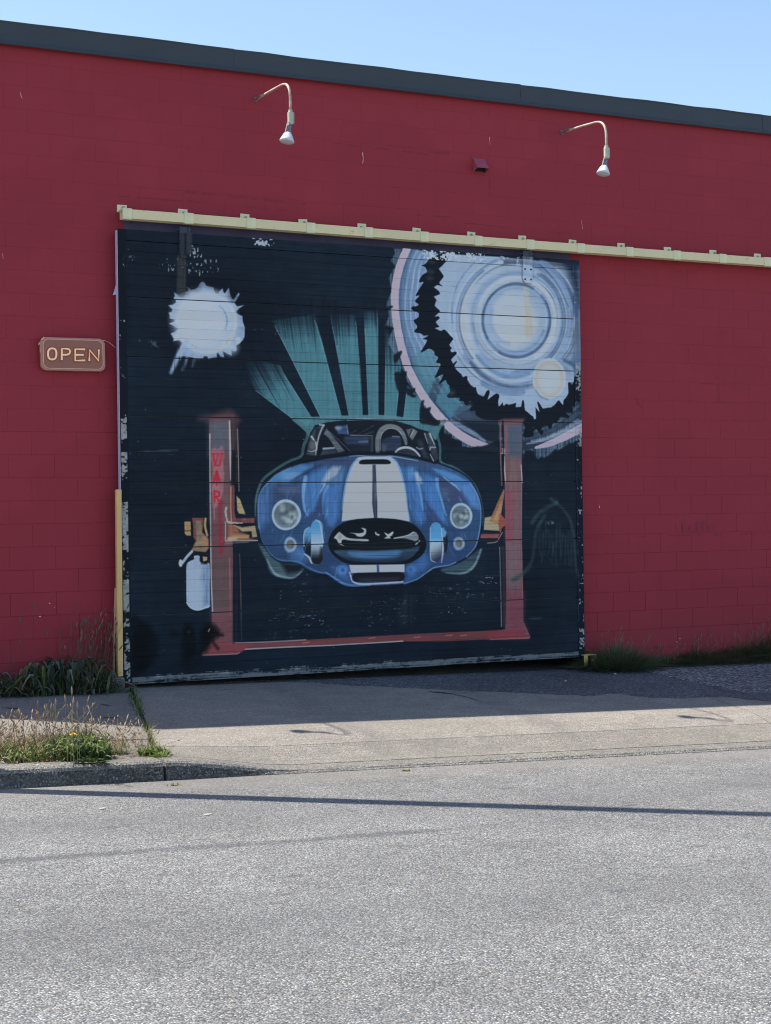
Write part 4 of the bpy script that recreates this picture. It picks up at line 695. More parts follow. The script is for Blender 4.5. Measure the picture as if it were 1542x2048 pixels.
fill(Q('W', [(1278, 228), (1350, 232), (1400, 340), (1425, 480), (1395, 506), (1340, 400), (1310, 300)]), (62, 74, 92), 5, .9, .4, N_MID)
for q, w_ in (([(1340, 235), (1365, 290), (1390, 350)], (5, 3, 1)), ([(1342, 395), (1352, 372), (1400, 372)], (3, 3.5, 2)), ([(1290, 235), (1320, 330)], (2.5, 1)), ([(1345, 440), (1378, 505)], (2, 3))): stroke(sq('W', q), [k*U for k in w_], (176, 188, 202), 2.4, .85, .3, N_MID)
stroke(sq('W', [(520, 97), (700, 92), (860, 100), (980, 106)]), [3*U, 3*U, 2*U, 1*U], (168, 188, 204), 2, .85, .3); stroke(sq('W', [(90, 520), (350, 470), (600, 440), (800, 428), (1000, 440), (1200, 474), (1400, 530)]), 4*U, (20, 26, 40), 4, .85)

# --- age: drips, flaking, soot, brush lines along the boards
def patch(reg, x0, y0, x1, y1, col, thr, tex, a=.9, soft=.05):
    p = Q(reg, [(x0, y0), (x1, y0), (x1, y1), (x0, y1)]); w = window(p, 1); X0, X1, Y0, Y1 = w
    if X1 <= X0 or Y1 <= Y0: return
    yy, xx = np.mgrid[Y0:Y1, X0:X1]; ex = np.minimum((xx-X0)/(X1-X0), (X1-xx)/(X1-X0))*4; ey = np.minimum((yy-Y0)/(Y1-Y0), (Y1-yy)/(Y1-Y0))*4
    n = tex[Y0:Y1, X0:X1]-(1-np.clip(np.minimum(ex, ey), 0, 1))*.12
    put(w, np.clip((n-thr)/soft, 0, 1)*a, col)
N_CHIP = (vnoise(260, 220)+.5*vnoise(520, 440))/1.5
N_CV = (vnoise(330, 120)+.6*vnoise(600, 300))/1.6
patch('A', 340, 415, 700, 490, (140, 154, 176), .68, N_CV, .65); patch('A', 520, 330, 598, 395, (160, 174, 196), .61, N_CV, .75); patch('A', 900, 287, 1025, 322, (150, 164, 186), .55, N_CHIP); patch('A', 90, 350, 200, 410, (92, 106, 124), .62, N_CV, .6)
patch('B', 430, 252, 650, 285, (176, 194, 216), .46, N_CHIP); patch('B', 680, 262, 800, 296, (176, 196, 222), .48, N_CHIP); patch('B', 820, 280, 1000, 320, (168, 190, 222), .55, N_MID, .7)
patch('A', 225, 895, 360, 925, (70, 84, 104), .60, N_CV, .7); patch('C', 220, 110, 460, 140, (66, 80, 98), .60, N_H, .6)
N_SC = (vnoise(90, 300)+.9*vnoise(260, 420)+.5*vnoise(500, 420))/2.4
for reg_, bx_, cl_, th_ in (('C', (1000, 910, 1310, 1020), (112, 124, 138), .72), ('C', (1190, 1090, 1340, 1170), (150, 160, 170), .70), ('C', (1030, 900, 1260, 960), (70, 82, 98), .67), ('D', (60, 950, 420, 1180), (66, 78, 94), .66), ('D', (480, 1030, 710, 1110), (108, 118, 130), .70), ('D', (740, 860, 910, 930), (100, 114, 132), .66),
                             ('A', (900, 820, 1100, 850), (72, 84, 102), .62), ('C', (960, 1060, 1340, 1130), (62, 74, 92), .63), ('D', (380, 900, 900, 1000), (66, 78, 94), .66), ('C', (900, 1180, 1500, 1240), (54, 66, 84), .66)): patch(reg_, *bx_, cl_, th_, N_SC, .75, .06)
fill(Q('D', [(330, 960), (380, 980), (370, 1150), (300, 1170), (290, 1080)]), (58, 68, 84), 22, .45, .5, N_V); fill(ell('RP', 560, 1778, 60, 9), (96, 114, 138), 8, .55, .6, N_H)
stroke(Q('P', [(1052, 572), (1053, 600), (1058, 632), (1058, 668)]), [14*U, 14*U, 16*U, 20*U], (176, 172, 156), 6, .55, .3, N_V); stroke(Q('P', [(363, 516), (363, 548), (362, 584)]), 19*U, (62, 68, 70), 5, .8, .25, N_V)
hp = Q('P', [(1044, 506), (1043.5, 556), (1048, 566), (1061, 568), (1066, 560), (1066, 508)]); fill(hp, (150, 172, 206), 1.5, .55, .3, N_V); stroke(hp, 1.2*U, (62, 80, 108), 1.4, .75)
fill(Q('P', [(358, 460), (368, 460), (368, 508), (358, 508)]), (52, 60, 74), 2, .7); fill(Q('P', [(372, 462), (384, 462), (384, 510), (372, 510)]), (56, 64, 78), 2, .7)
fill(Q('DK', [(1330, 175), (1480, 175), (1480, 640), (1445, 480), (1400, 330)]), (24, 38, 62), 26, .9, .25); fill(Q('DK', [(990, 200), (1080, 200), (1180, 330), (1270, 470), (1180, 400), (1060, 270)]), (70, 92, 124), 18, .7, .4, N_MID)
ring(585, 615, 5, (58, 76, 106), .7, 140, 235); ring(345, 372, 6, (58, 76, 106), .8, 150, 300); ring(350, 385, 5, (58, 76, 106), .7, -30, 120); ring(505, 545, 5, (58, 76, 106), .7, -60, 45); ring(610, 690, 8, (58, 76, 106), .7, 75, 140)
for cx, cy, rx, ry, a in ((360, 640, 170, 330, .8), (230, 700, 150, 500, .7), (960, 600, 105, 250, .85), (1000, 800, 150, 180, .4), (1260, 450, 120, 130, .92), (1190, 580, 80, 160, .7), (760, 480, 60, 50, .6), (960, 420, 60, 60, .6)): fill(ell('BL', cx, cy, rx, ry, 40, 0, 360, .08), (6, 9, 15), 15, a, .2, N_MID, 2)
stroke(sq('BL', [(1290, 430), (1370, 480), (1440, 490)]), 5*U, (22, 16, 24), 7, .8); stroke(sq('BL', [(1290, 570), (1370, 680)]), 6*U, (30, 20, 28), 8, .7); stroke(Q('BL', [(1240, 440), (1255, 405)]), 2.4*U, (140, 140, 146), 2, .8); fill(ell('BL', 965, 445, 20, 18), (70, 66, 70), 8, .8)
canvas *= (1+(N_H-.5)*.07+(N_FINE-.5)*.06+(N_BIG-.5)*.14)[..., None]
for k in range(150):                                             # thin brush and wear lines along the boards
    x = rr.uniform(20, CW-60); y = rr.uniform(20, CH-20); L = rr.uniform(15, 140)
    stroke(np.array([(x, y), (x+L, y+rr.uniform(-1, 1))]), rr.uniform(.6, 1.4), (84, 98, 118) if rr.random() > .45 else (14, 22, 34), 1.5, rr.uniform(.12, .4), .7, N_FINE)
for k in range(90):
    x, y = rr.uniform(10, CW-10), rr.uniform(CH*.25, CH-10); fill(np.array([(x, y), (x+rr.uniform(1, 3), y), (x+1, y+rr.uniform(1, 3))]), (150, 160, 172), 1.2, .6)
# stiles and rails of the door: bare metal where the paint has gone
SX = .078*PPM; GREY = (138, 150, 166)
def flake(x0, x1, y0, y1, thr, tex=None, a=.95):
    X0, X1, Y0, Y1 = [int(q) for q in (x0, x1, y0, y1)]
    n = (N_ST if tex is None else tex)[Y0:Y1, X0:X1]; put((X0, X1, Y0, Y1), np.clip((n-thr)/.05, 0, 1)*a, np.array(GREY)*(0.70+.3*N_FINE[Y0:Y1, X0:X1, None]))
canvas[:, :int(SX)] = canvas[:, :int(SX)]*.25+np.array((17, 24, 36))*.75
def zpx(py): return (DOOR_H-on_wall(240, py, DOOR_Y)[2])*PPM
for a_, b_, th in ((470, 640, .80), (640, 780, .70), (780, 838, .72), (838, 885, .42), (885, 905, .74), (905, 925, .38), (925, 975, .62), (975, 1005, .74), (1005, 1100, .36), (1100, 1160, .68), (1160, 1225, .34), (1225, 1300, .56), (1300, 1372, .50)):
    flake(2, SX*.82, zpx(a_), min(CH-1, zpx(b_)), th)
RX = CW-.075*PPM
canvas[int(.47*CH):, int(RX):] = canvas[int(.47*CH):, int(RX):]*.3+np.array((17, 25, 40))*.7
for a_, b_, th in ((.02, .3, .80), (.26, .33, .50), (.33, .42, .74), (.42, .47, .42), (.5, .7, .74), (.62, .8, .68), (.8, .9, .66), (.86, .98, .56)): flake(RX+3, CW-2, a_*CH, b_*CH, th)
stroke(np.array([(RX, 10), (RX+2, CH*.5), (RX+1, CH-30)]), 1.4, (120, 140, 168), 1.6, .5, .8, N_FINE); stroke(np.array([(SX, 30), (SX+1, CH-20)]), 1.4, (60, 72, 90), 1.6, .5, .8, N_FINE)
yb = CH-.062*PPM
put((int(SX), int(RX), int(yb), CH), np.clip((N_H[int(yb):, int(SX):int(RX)]*.5+N_ST[int(yb):, int(SX):int(RX)]*.5-.42)/.12, 0, 1)*.85, np.array((88, 98, 110)))
flake(SX*2, CW*.6, yb-3, yb+4, .60, N_ST, .6)
dk = np.clip((canvas.mean(-1, keepdims=True)-24)/70, 0, 1); dk = dk*dk*(3-2*dk); canvas *= .74+.26*dk

# ------------------------------------------------------------------ mural material (the painted picture above, kept in memory)
img = bpy.data.images.new('mural_paint', CW, CH, alpha=False, float_buffer=True); img.colorspace_settings.name = 'Non-Color'
alb = soft_cap(lin(np.clip(canvas, 0, 255))/SHADE).astype(np.float32)
px_ = np.ones((CH, CW, 4), np.float32); px_[..., :3] = alb[::-1]
img.pixels.foreach_set(px_.ravel()); img.update(); img.pack()
door = empty('sliding_door', (0, DOOR_Y, 0), 'large black wooden sliding door painted with a blue car on a red lift', 'door')
def mural_mat(name, bumpk, rough):
    t = NT(name); tc = t.n('ShaderNodeTexCoord'); tc.object = door
    x, y, z = t.xyz(tc.outputs['Object'])
    u = t.math('DIVIDE', x, DOOR_W); v = t.math('DIVIDE', z, DOOR_H)
    cb = t.n('ShaderNodeCombineXYZ'); t.l(u, cb.inputs[0]); t.l(v, cb.inputs[1])
    im = t.n('ShaderNodeTexImage', image=img, extension='EXTEND', interpolation='Cubic'); t.l(cb.outputs[0], im.inputs[0])
    oi = t.n('ShaderNodeObjectInfo')
    c = t.mix(t.math('MULTIPLY', oi.outputs['Random'], 0.09), im.outputs[0], (0, 0, 0))
    gr = t.noise(t.coord('Object', (2, 2, 40)), 3, 5, 0.65)
    c = t.mix(t.math('MULTIPLY', gr, 0.05), c, (0.10, 0.12, 0.14))
    t.color(c); t.set(Roughness=rough); t.b.inputs['Specular IOR Level'].default_value = 0.10
    t.bump(t.math('ADD', gr, t.noise(t.coord('Object'), 50, 4)), bumpk, 0.003); return t.m
M_MURAL = mural_mat('mural_paint', 0.18, 0.6)

# ================================================================== setting: ground
def grid(name, nx, ny, fxy, fz, mat, parent=None, thick=0.0, smooth_=True):
    v = []; f = []
    for j in range(ny+1):
        for i in range(nx+1):
            x, y = fxy(i/nx, j/ny); v.append((x, y, fz(x, y)))
    for j in range(ny):
        for i in range(nx): f.append((j*(nx+1)+i, j*(nx+1)+i+1, (j+1)*(nx+1)+i+1, (j+1)*(nx+1)+i))
    if thick:
        b = [i for i in range(nx+1)]+[j*(nx+1)+nx for j in range(1, ny+1)]+[ny*(nx+1)+i for i in range(nx-1, -1, -1)]+[j*(nx+1) for j in range(ny-1, 0, -1)]
        base = len(v)
        for k in b: v.append((v[k][0], v[k][1], v[k][2]-thick))
        n = len(b)
        for k in range(n): f.append((b[(k+1) % n], b[k], base+k, base+(k+1) % n))
    return link(name, mesh(name, v, f, smooth_ and not thick), mat, parent)
g = grid('ground', 8, 8, lambda a, b: (-400+800*a, -400+800*b), lambda x, y: -1.6-.036*x*(1 if abs(x) < 45 else 45/abs(x)), M_DIRT); tag(g, kind='structure')
rd = grid('road', 60, 40, lambda a, b: (-24+54*a, -22+18.06*b), z_road, M_ROAD); tag(rd, kind='structure')
def joint_x(y): return .087+.2393*(y+.07)
pave = empty('pavement', (0, 0, 0), kind='structure')
grid('soil_bed', 50, 14, lambda a, b: (-24+54*a, -3.80+4.4*b), lambda x, y: z_pave(x, y)-.03, M_DIRT, pave)
def lerp(a, b, t): return a+(b-a)*t
YS = -3.27; 
def slab(x0f, x1f, y0, y1, mat, nx, ny, off=0.0):
    return grid('slab', nx, ny, lambda a, b: (lerp(x0f(lerp(y0, y1, b)), x1f(lerp(y0, y1, b)), a), lerp(y0, y1, b)), lambda x, y: z_pave(x, y)+off, mat, pave, .06)
J = joint_x
slab(lambda y: -4.6, lambda y: J(y)-.022, -2.95, .12, M_SIDE, 26, 16)                   # sidewalk left of the weedy joint
slab(lambda y: -8.6, lambda y: -4.615, -2.95, .12, M_SIDE, 10, 10)
slab(lambda y: J(y)+.012, lambda y: 5.35+.24*y, YS, .9, M_CONC, 40, 22)                 # driveway slab in front of the door
slab(lambda y: 5.362+.24*y, lambda y: 11.0, YS, .12, M_CONC, 24, 16)
slab(lambda y: J(y)+.012, lambda y: 5.35+.24*y, -3.715, YS-.006, M_APRON, 40, 8)        # rougher apron strip by the kerb
slab(lambda y: 5.362+.24*y, lambda y: 11.0, -3.715, YS-.006, M_APRON, 24, 6)
slab(lambda y: -1.15, lambda y: J(y)-.03, -3.73, -2.965, M_APRON, 8, 8, -.004)
slab(lambda y: -8.6, lambda y: -1.16, -3.73, -2.965, M_DIRT, 20, 8, -.012)              # verge of soil behind the kerb

# kerb stones: full height on the left, dropping to a flush lip across the driveway
kerb = empty('kerb', (0, 0, 0), kind='structure')
def kerb_piece(x0, x1):
    n = max(6, int((x1-x0)/.12)); v = []; f = []; R = random.Random(int(x0*100))
    for i in range(n+1):
        x = x0+(x1-x0)*i/n; zt = z_gut(x)+kerb_h(x); zb = z_gut(x)-.12; h = max(.004, zt-z_gut(x))
        j = lambda s=.003: R.uniform(-s, s)
        r = min(.03, h*.5)
        for y, z in ((-3.965, zb), (-3.962+j(), z_gut(x)+.004), (-3.945+j(), zt-r), (-3.936+j(), zt-r*.35), (-3.915, zt+j(.0015)), (-3.84, zt+.003+j(.0015)), (-3.738, zt+.002), (-3.735, zb)): v.append((x, y, z))
    for i in range(n):
        for k in range(7): f.append((i*8+k, (i+1)*8+k, (i+1)*8+k+1, i*8+k+1))
    f.append(tuple(range(8))); f.append(tuple(n*8+k for k in range(7, -1, -1)))
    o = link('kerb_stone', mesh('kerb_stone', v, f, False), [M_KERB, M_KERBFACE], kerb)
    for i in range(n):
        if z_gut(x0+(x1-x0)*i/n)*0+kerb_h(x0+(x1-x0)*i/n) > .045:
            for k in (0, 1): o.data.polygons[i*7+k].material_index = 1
    return o
for a, b in ((-9.0, -6.02), (-6.0, -3.32), (-3.30, -.835), (-.815, 2.19), (2.20, 5.19), (5.20, 8.2), (8.21, 11.2)): kerb_piece(a, b)

# darker asphalt patch and the coarse gravelly patch to its right, both lying on the driveway slab
def overlay(name, xs, ytop, ybot, dz, mat, ny=10):
    v = []; f = []; n = len(xs); R = random.Random(3)
    for i, x in enumerate(xs):
        for j in range(ny+1):
            t_ = j/ny; y = lerp(ytop(x), ybot(x), t_); e = sm(min(t_, 1-t_)*ny*.8)
            v.append((x, y, z_pave(x, y)+.0015+dz*e+R.uniform(-.0008, .0008)))
    for i in range(n-1):
        for j in range(ny): f.append((i*(ny+1)+j, i*(ny+1)+j+1, (i+1)*(ny+1)+j+1, (i+1)*(ny+1)+j))
    o = link(name, mesh(name, v, f, True), mat); tag(o, kind='structure'); return o
bnd = [on_ground(*p) for p in ((520, 1362), (620, 1366), (700, 1371), (809, 1376), (962, 1383), (1082, 1388), (1186, 1392), (1220, 1388), (1243, 1386), (1260, 1392), (1300, 1395), (1372, 1397), (1444, 1393), (1500, 1400), (1542, 1404))]
bx = [p[0] for p in bnd]; by = [p[1] for p in bnd]
R_ = random.Random(8); wob = [R_.uniform(-.03, .03) for _ in range(400)]
yb_ = lambda x: float(np.interp(x, bx, by))+wob[int((x+2)*40) % 400]
xs = list(np.arange(.95, 6.4, .05)); overlay('asphalt_patch', xs, lambda x: .05, lambda x: min(yb_(x), -.02), .007, M_PATCH)
gb = [on_ground(*p) for p in ((1230, 1334), (1258, 1337), (1315, 1349), (1401, 1377), (1444, 1389), (1542, 1392))]
gx_ = [p[0] for p in gb]; gy_ = [p[1] for p in gb]
xs = list(np.arange(gx_[0], 11.0, .05)); overlay('gravel_strip', xs, lambda x: .03, lambda x: min(float(np.interp(x, gx_, gy_))+wob[int((x+2)*40) % 400], .0), .013, M_GRAVEL)
def crack(name, pts, w, mat, fn=z_pave, dz=.009):
    v = []; f = []; R = random.Random(len(pts)); P_ = [on_ground(px, py, fn) for px, py in pts]
    for i in range(len(P_)-1):
        for k in range(6):
            q = lerp(P_[i], P_[i+1], k/6); a = R.uniform(.5, 1.3)*w; v += [(q[0], q[1]-a, fn(q[0], q[1]-a)+dz), (q[0]+R.uniform(-.01, .01), q[1]+a, fn(q[0], q[1]+a)+dz)]
    f = [(2*i, 2*i+2, 2*i+3, 2*i+1) for i in range(len(v)//2-1)]
    o = link(name, mesh(name, v, f), mat); tag(o, kind='structure'); return o
M_TAR = simple('tar', (0.045, 0.045, 0.05), 0.7, 0.4, 20, obj=False)
crack('tar_smear', [(862, 1384), (900, 1387), (940, 1396), (957, 1402)], .05, M_TAR, dz=.003)
crack('pavement_crack', [(1400, 1366), (1444, 1384), (1500, 1392), (1542, 1401)], .012, M_TAR, dz=.016)
crack('pavement_crack', [(5, 1416), (45, 1418)], .02, M_TAR, dz=.004); crack('pavement_crack', [(200, 1409), (226, 1412)], .025, M_TAR, dz=.004); crack('pavement_crack', [(205, 1436), (246, 1436)], .02, M_TAR, dz=.004)

# ================================================================== building
BX0, BX1, BTOP, BDEPTH = -3.4, 16.0, 5.56, 14.0
bld = empty('warehouse', (0, 0, 0), 'red painted concrete block warehouse with a dark slate metal roof edge', 'building')
OX0, OX1, OXB, OZ = .12, 4.765, 4.885, 3.93                                   # the doorway behind the sliding door
w = MB()
w.box(BX0+.01, OX0, .0045, .19, -1.2, 1.05); w.box(OX1, BX1-.01, .0045, .19, .23, 1.05); w.box(OXB, BX1-.01, .0045, .19, -1.2, .23)
w.box(BX0+.01, OX0, .0028, .19, 1.05, 2.42); w.box(OX1, BX1-.01, .0028, .19, 1.05, 2.42)
w.box(BX0+.01, OX0, .0016, .19, 2.42, OZ); w.box(OX1, BX1-.01, .0016, .19, 2.42, OZ); w.box(BX0+.01, BX1-.01, .0013, .19, OZ, BTOP+.1)
w.box(BX0, BX0+.2, .19, BDEPTH, -1.2, BTOP+.1); w.box(BX1-.2, BX1, .19, BDEPTH, -1.2, BTOP+.1); w.box(BX0+.2, BX1-.2, BDEPTH-.2, BDEPTH, -1.2, BTOP+.1)
wall = w.build('wall', M_RED, bld)
r = MB(); r.box(BX0+.05, BX1-.05, .2, BDEPTH-.05, BTOP-.25, BTOP-.05); r.build('roof', M_DARK, bld)
fl = MB(); fl.box(BX0+.2, BX1-.2, .9, BDEPTH-.2, -.9, -.32); fl.build('floor', M_DARK, bld)
inn = MB(); inn.box(OX0-.8, OX1+.8, .8, .84, -.5, BTOP-.3); inn.build('inner_partition', M_DARK, bld)
jb = MB(); jb.box(OXB-.02, OXB-.001, .004, .2, -.9, .228); jb.build('jamb_shade_strip', M_DARK, bld)  # near-black strip added over the red jamb: the gap's shade as colour
ln = MB(); ln.box(.10, 4.77, -.004, .1, 3.94, 4.135); lint = ln.build('lintel', M_LINTEL, bld)

# blocks: 0.4 x 0.2 m, half bond, thin painted joints
def block_mesh(wd, seed):
    R = random.Random(seed); b = MB(); hh = .2-(.0045, .0035, .0028)[seed//4]; ww = wd-(.0014, .0012, .001)[seed//4]
    b.box(0, ww, -.0, .05, 0, hh, (.0022, .0014, .0009)[seed//4]); me = mesh('block', b.v, b.f)
    for q in me.vertices:
        q.co.x += R.uniform(-.0008, .0008); q.co.z += R.uniform(-.0009, .0009)
    return me
FULL = [block_mesh(.4, s) for s in range(12)]; HALF = {}
for m_e in FULL: m_e.materials.append(M_RED)
cand = []; R = random.Random(21)
Z0 = .03
for k in range(-4, 28):
    z = Z0+.2*k; z1 = min(z+.2, BTOP+.05)
    off = -.15 if k % 2 == 1 else -.35
    i0 = int(math.floor((BX0-off)/.4))
    for i in range(i0, i0+60):
        a = off+.4*i; b = a+.4; a_, b_ = max(a, BX0+.004), min(b, BX1-.004)
        segs = [(a_, b_)]
        if z+.1 < OZ:
            segs = []
            if a_ < OX0: segs.append((a_, min(b_, OX0)))
            ox = OXB if z < .2 else OX1
            if b_ > ox: segs.append((max(a_, ox), b_))
        for s0, s1 in segs:
            if s1-s0 > .03: cand.append((s0, s1, z, k))
def screen(x, z):
    d = np.array([x, 0, z])-CAM; dz = d@FW; return CX+F_PX*(d@RT)/dz, CY-F_PX*(d@UP)/dz, dz
inview = []; rest = []
for c in cand:
    xm = (c[0]+c[1])/2; zm = c[2]+.1; sx, sy, dz = screen(xm, zm)
    hid = (.03 < c[0] and c[1] < 4.77 and zm < 3.98) or zm < -.15
    if -20 < sx < 1562 and zm < 5.6 and not hid and abs(c[1]-c[0]-.4) < 1e-3: inview.append((dz, c))
    else: rest.append(c)
inview.sort(key=lambda q: q[0]); rest += [c for _, c in inview[290:]]; inview = inview[:290]
def face_y(k): return R.uniform(-1, 1)*(.0011 if k < 5 else .0006 if k < 12 else .0003)
for dz, (s0, s1, z, k) in inview:
    o = bpy.data.objects.new('block', FULL[(0 if k < 5 else 4 if k < 12 else 8)+R.randrange(4)]); COL.objects.link(o); o.parent = wall
    o.location = (s0+.0007, face_y(k), z+.002+R.uniform(-.0006, .0006))
rb = MB()
for s0, s1, z, k in rest:
    y = face_y(k); h1 = z+.1985 if z+.2 <= BTOP else BTOP+.06
    rb.box(s0+.0007, s1-.0007, y, y+.05, z+.0015, h1, .0022 if k < 5 else .0012)
tag(rb.build('block', M_RED, wall), kind='stuff')

# slate metal roof edge, in lengths
fx = [BX0-.05, -1.9, 1.15, 4.2, 7.25, 10.3, 13.3, BX1+.05]
RF = random.Random(4)
for a, b in zip(fx[:-1], fx[1:]):
    n = 10; v = []; f = []
    for i in range(n+1):
        x = a+(b-a-.001)*i/n; s = RF.uniform(-.004, .004); q = RF.uniform(-.003, .003)
        pr = [(.0, 5.575), (-.062, 5.558), (-.066+q, 5.566), (-.045+q, 5.60), (-.043+s, 5.665), (-.045+q, 5.745+s), (-.052, 5.762+s), (-.03, 5.772+s), (.42, 5.80), (.42, 5.60)]
        v += [(x, y, z) for y, z in pr]
    m = len(pr)
    for i in range(n):
        for k in range(m): f.append((i*m+k, (i+1)*m+k, (i+1)*m+(k+1) % m, i*m+(k+1) % m))
    f.append(tuple(range(m))); f.append(tuple(n*m+k for k in range(m-1, -1, -1)))
    link('flashing', mesh('flashing', v, f), M_FLASH, bld)

# scuffs, drips and the pencilled word on the red paint: thin paint films on the wall
def ribbon(mb, pts, w, y=-.0035, mi=0, R=None):
    P_ = [on_wall(px, py, y) for px, py in pts]; v = []; f = []
    for i, p in enumerate(P_):
        a = P_[max(0, i-1)]; b = P_[min(len(P_)-1, i+1)]; d = b-a; L = math.hypot(d[0], d[2]) or 1; nx, nz = -d[2]/L, d[0]/L
        k = w*(1 if R is None else R.uniform(.3, 1.3)); v += [(p[0]+nx*k/2, y, p[2]+nz*k/2), (p[0]-nx*k/2, y, p[2]-nz*k/2)]
    f = [(2*i, 2*i+1, 2*i+3, 2*i+2) for i in range(len(P_)-1)]
    mb.add(v, f, mi)
M_SCUFF_D = simple('dark_red_stain', paint(84, 26, 44), 0.7, 0.3, 20, obj=False); M_SCUFF_L = simple('pale_scuff', paint(178, 150, 160), 0.8, 0.3, 30, obj=False); M_PENCIL = simple('faded_pencil', paint(92, 32, 52), 0.7, 0.1, 20, obj=False)
sc_ = MB(); R = random.Random(6)
def dashes(p0, p1, n, w, mi, duty=.7):
    for i in range(n):
        if R.random() > duty: continue
        a = i/n; b = (i+R.uniform(.5, 1.0))/n; q = lambda t_: (lerp(p0[0], p1[0], t_), lerp(p0[1], p1[1], t_)+R.uniform(-.5, .5))
        ribbon(sc_, [q(lerp(a, b, s_)) for s_ in (0, .25, .5, .75, 1)], w, -.0035, mi, R)
dashes((214, 390), (402, 404), 16, .008, 0, .75); dashes((372, 384), (615, 408), 22, .010, 0, .7); dashes((425, 407), (580, 421), 14, .009, 0, .6); dashes((835, 430), (910, 434), 5, .010, 0); dashes((930, 446), (1030, 456), 8, .007, 0, .8)
dashes((640, 283), (890, 312), 9, .006, 0, .4); dashes((860, 303), (900, 307), 3, .012, 0, .9); dashes((1100, 463), (1145, 468), 3, .009, 0, .9); dashes((1230, 540), (1400, 545), 6, .004, 0, .6); dashes((1375, 803), (1480, 806), 6, .006, 0, .8); ribbon(sc_, [(1435, 768), (1436, 785), (1437, 802)], .006, -.0035, 0, R); ribbon(sc_, [(1400, 767), (1434, 768)], .005, -.0035, 0)
ribbon(sc_, [(1273, 795), (1276, 808), (1283, 811)], .008, -.0035, 0, R); ribbon(sc_, [(979, 360), (980, 367), (979, 377)], .013, -.0035, 0, R); dashes((1170, 1076), (1540, 1066), 20, .010, 0, .5)
for pts, w_ in (([(725, 305), (726.5, 316), (725.5, 327)], .009), ([(979, 274), (980, 290)], .006), ([(41, 184), (42, 192), (45, 197)], .006), ([(1163, 440), (1165, 458)], .005), ([(5, 507), (6.5, 518)], .006), ([(1198, 1009), (1199, 1016)], .007), ([(98, 1206), (101, 1208)], .01), ([(108, 1214), (110, 1215)], .008), ([(78, 1233), (82, 1233)], .01), ([(1353, 1283), (1355, 1285)], .012), ([(1359, 1277), (1361, 1277)], .01)): ribbon(sc_, pts, w_, -.0035, 1, R)
o = sc_.build('paint_scuffs', [M_SCUFF_D, M_SCUFF_L], wall); tag(o, kind='stuff')
wr = MB()
def hz(pts): return [(1330+x/12.85, 1020+y/12.85) for x, y in pts]
HELLO = [(300, 520), (340, 530), (390, 500), (440, 460), (490, 370), (520, 280), (490, 230), (450, 260), (430, 360), (450, 480), (455, 570), (470, 470), (510, 430), (545, 440), (560, 490), (600, 515), (640, 470), (690, 400), (670, 370), (630, 410), (630, 490), (680, 540), (740, 530), (800, 480), (860, 380), (860, 300), (820, 300), (805, 400), (820, 500), (870, 520), (940, 470), (1000, 390), (1020, 310), (980, 290), (960, 390), (980, 490), (1040, 530), (1120, 510), (1130, 420), (1190, 380), (1270, 390), (1290, 440), (1230, 490), (1150, 500), (1140, 440), (1190, 410)]
ribbon(wr, [tuple(q) for q in smooth(hz(HELLO), False, 4)], .0062, -.004)
wr.build('handwriting', M_PENCIL, wall)

# vent hood
vent = empty('wall_vent', (3.66, 0, 4.86), 'small maroon sheet metal vent hood on the wall between the two lamps', 'vent')
b = MB(); b.box(-.085, .078, -.005, .004, -.085, .082, .002); b.build('flange', M_RED, vent)
b = MB(); wv = .066
b.add([(-wv, -.007, .07), (wv, -.007, .07), (wv, -.10, -.045), (-wv, -.10, -.045), (-wv, -.007, -.075), (wv, -.007, -.075)], [(0, 3, 2, 1), (0, 4, 3), (1, 2, 5)]); 
b.add([(-wv+.004, -.009, .064), (wv-.004, -.009, .064), (wv-.004, -.095, -.043), (-wv+.004, -.095, -.043), (-wv+.004, -.009, -.074), (wv-.004, -.009, -.074)], [(0, 1, 2, 3), (0, 3, 4), (1, 5, 2)])
b.build('hood', M_VENT, vent)
b = MB(); b.box(-wv+.006, wv-.006, -.02, -.0065, -.06, .04); b.build('damper', M_DARK, vent)
pv = on_wall(962, 331, -.03); vent.location = (pv[0]-.012, 0, pv[2]+.005)

# ================================================================== the sliding door
seam_px = [(249, 593.5), (249, 713), (250.6, 832), (254, 966), (255.6, 1097), (288, 1231)]
seams = [on_wall(*p, DOOR_Y)[2] for p in seam_px]
TOPZ, BOTZ = 3.925, .062
edges = [TOPZ]+seams+[BOTZ]
ST = .078
b = MB(); b.box(.01, DOOR_W-.01, .022, .058, .01, DOOR_H-.01); b.build('back_panel', M_STEEL, door)
def plank(x0, x1, z0, z1, ch=.0035, dy=0.0):
    p = [(.0, z0+ch), (.0, z1-ch), (ch, z1), (.026, z1), (.026, z0), (ch, z0)]
    v = [(x, y+dy, z) for x in (x0, x1) for y, z in p]; n = 6
    return v, [(k, (k+1) % n, n+(k+1) % n, n+k) for k in range(n)]+[tuple(range(n))[::-1], tuple(range(n, 2*n))]
R = random.Random(31)
for s in range(7):
    zt, zb = edges[s]-.004, edges[s+1]+.004; nb = 6 if s else 5
    cuts = [zt]+[lerp(zt, zb, (i+R.uniform(-.06, .06))/nb) for i in range(1, nb)]+[zb]
    for i in range(nb):
        v, f = plank(ST+.001, DOOR_W-.076, cuts[i+1]+.0004, cuts[i]-.0004, .0012, R.uniform(-.0008, .0008))
        link('board', mesh('board', v, f), M_MURAL, door)
b = MB(); b.box(0, ST, -.006, .06, 0, DOOR_H, .002); b.build('stile', M_MURAL, door)
b = MB(); b.box(DOOR_W-.075, DOOR_W, -.006, .06, 0, DOOR_H, .002); b.build('stile', M_MURAL, door)
b = MB(); b.box(ST+.0005, DOOR_W-.0755, -.004, .058, TOPZ, DOOR_H, .002); b.build('top_rail', M_MURAL, door)
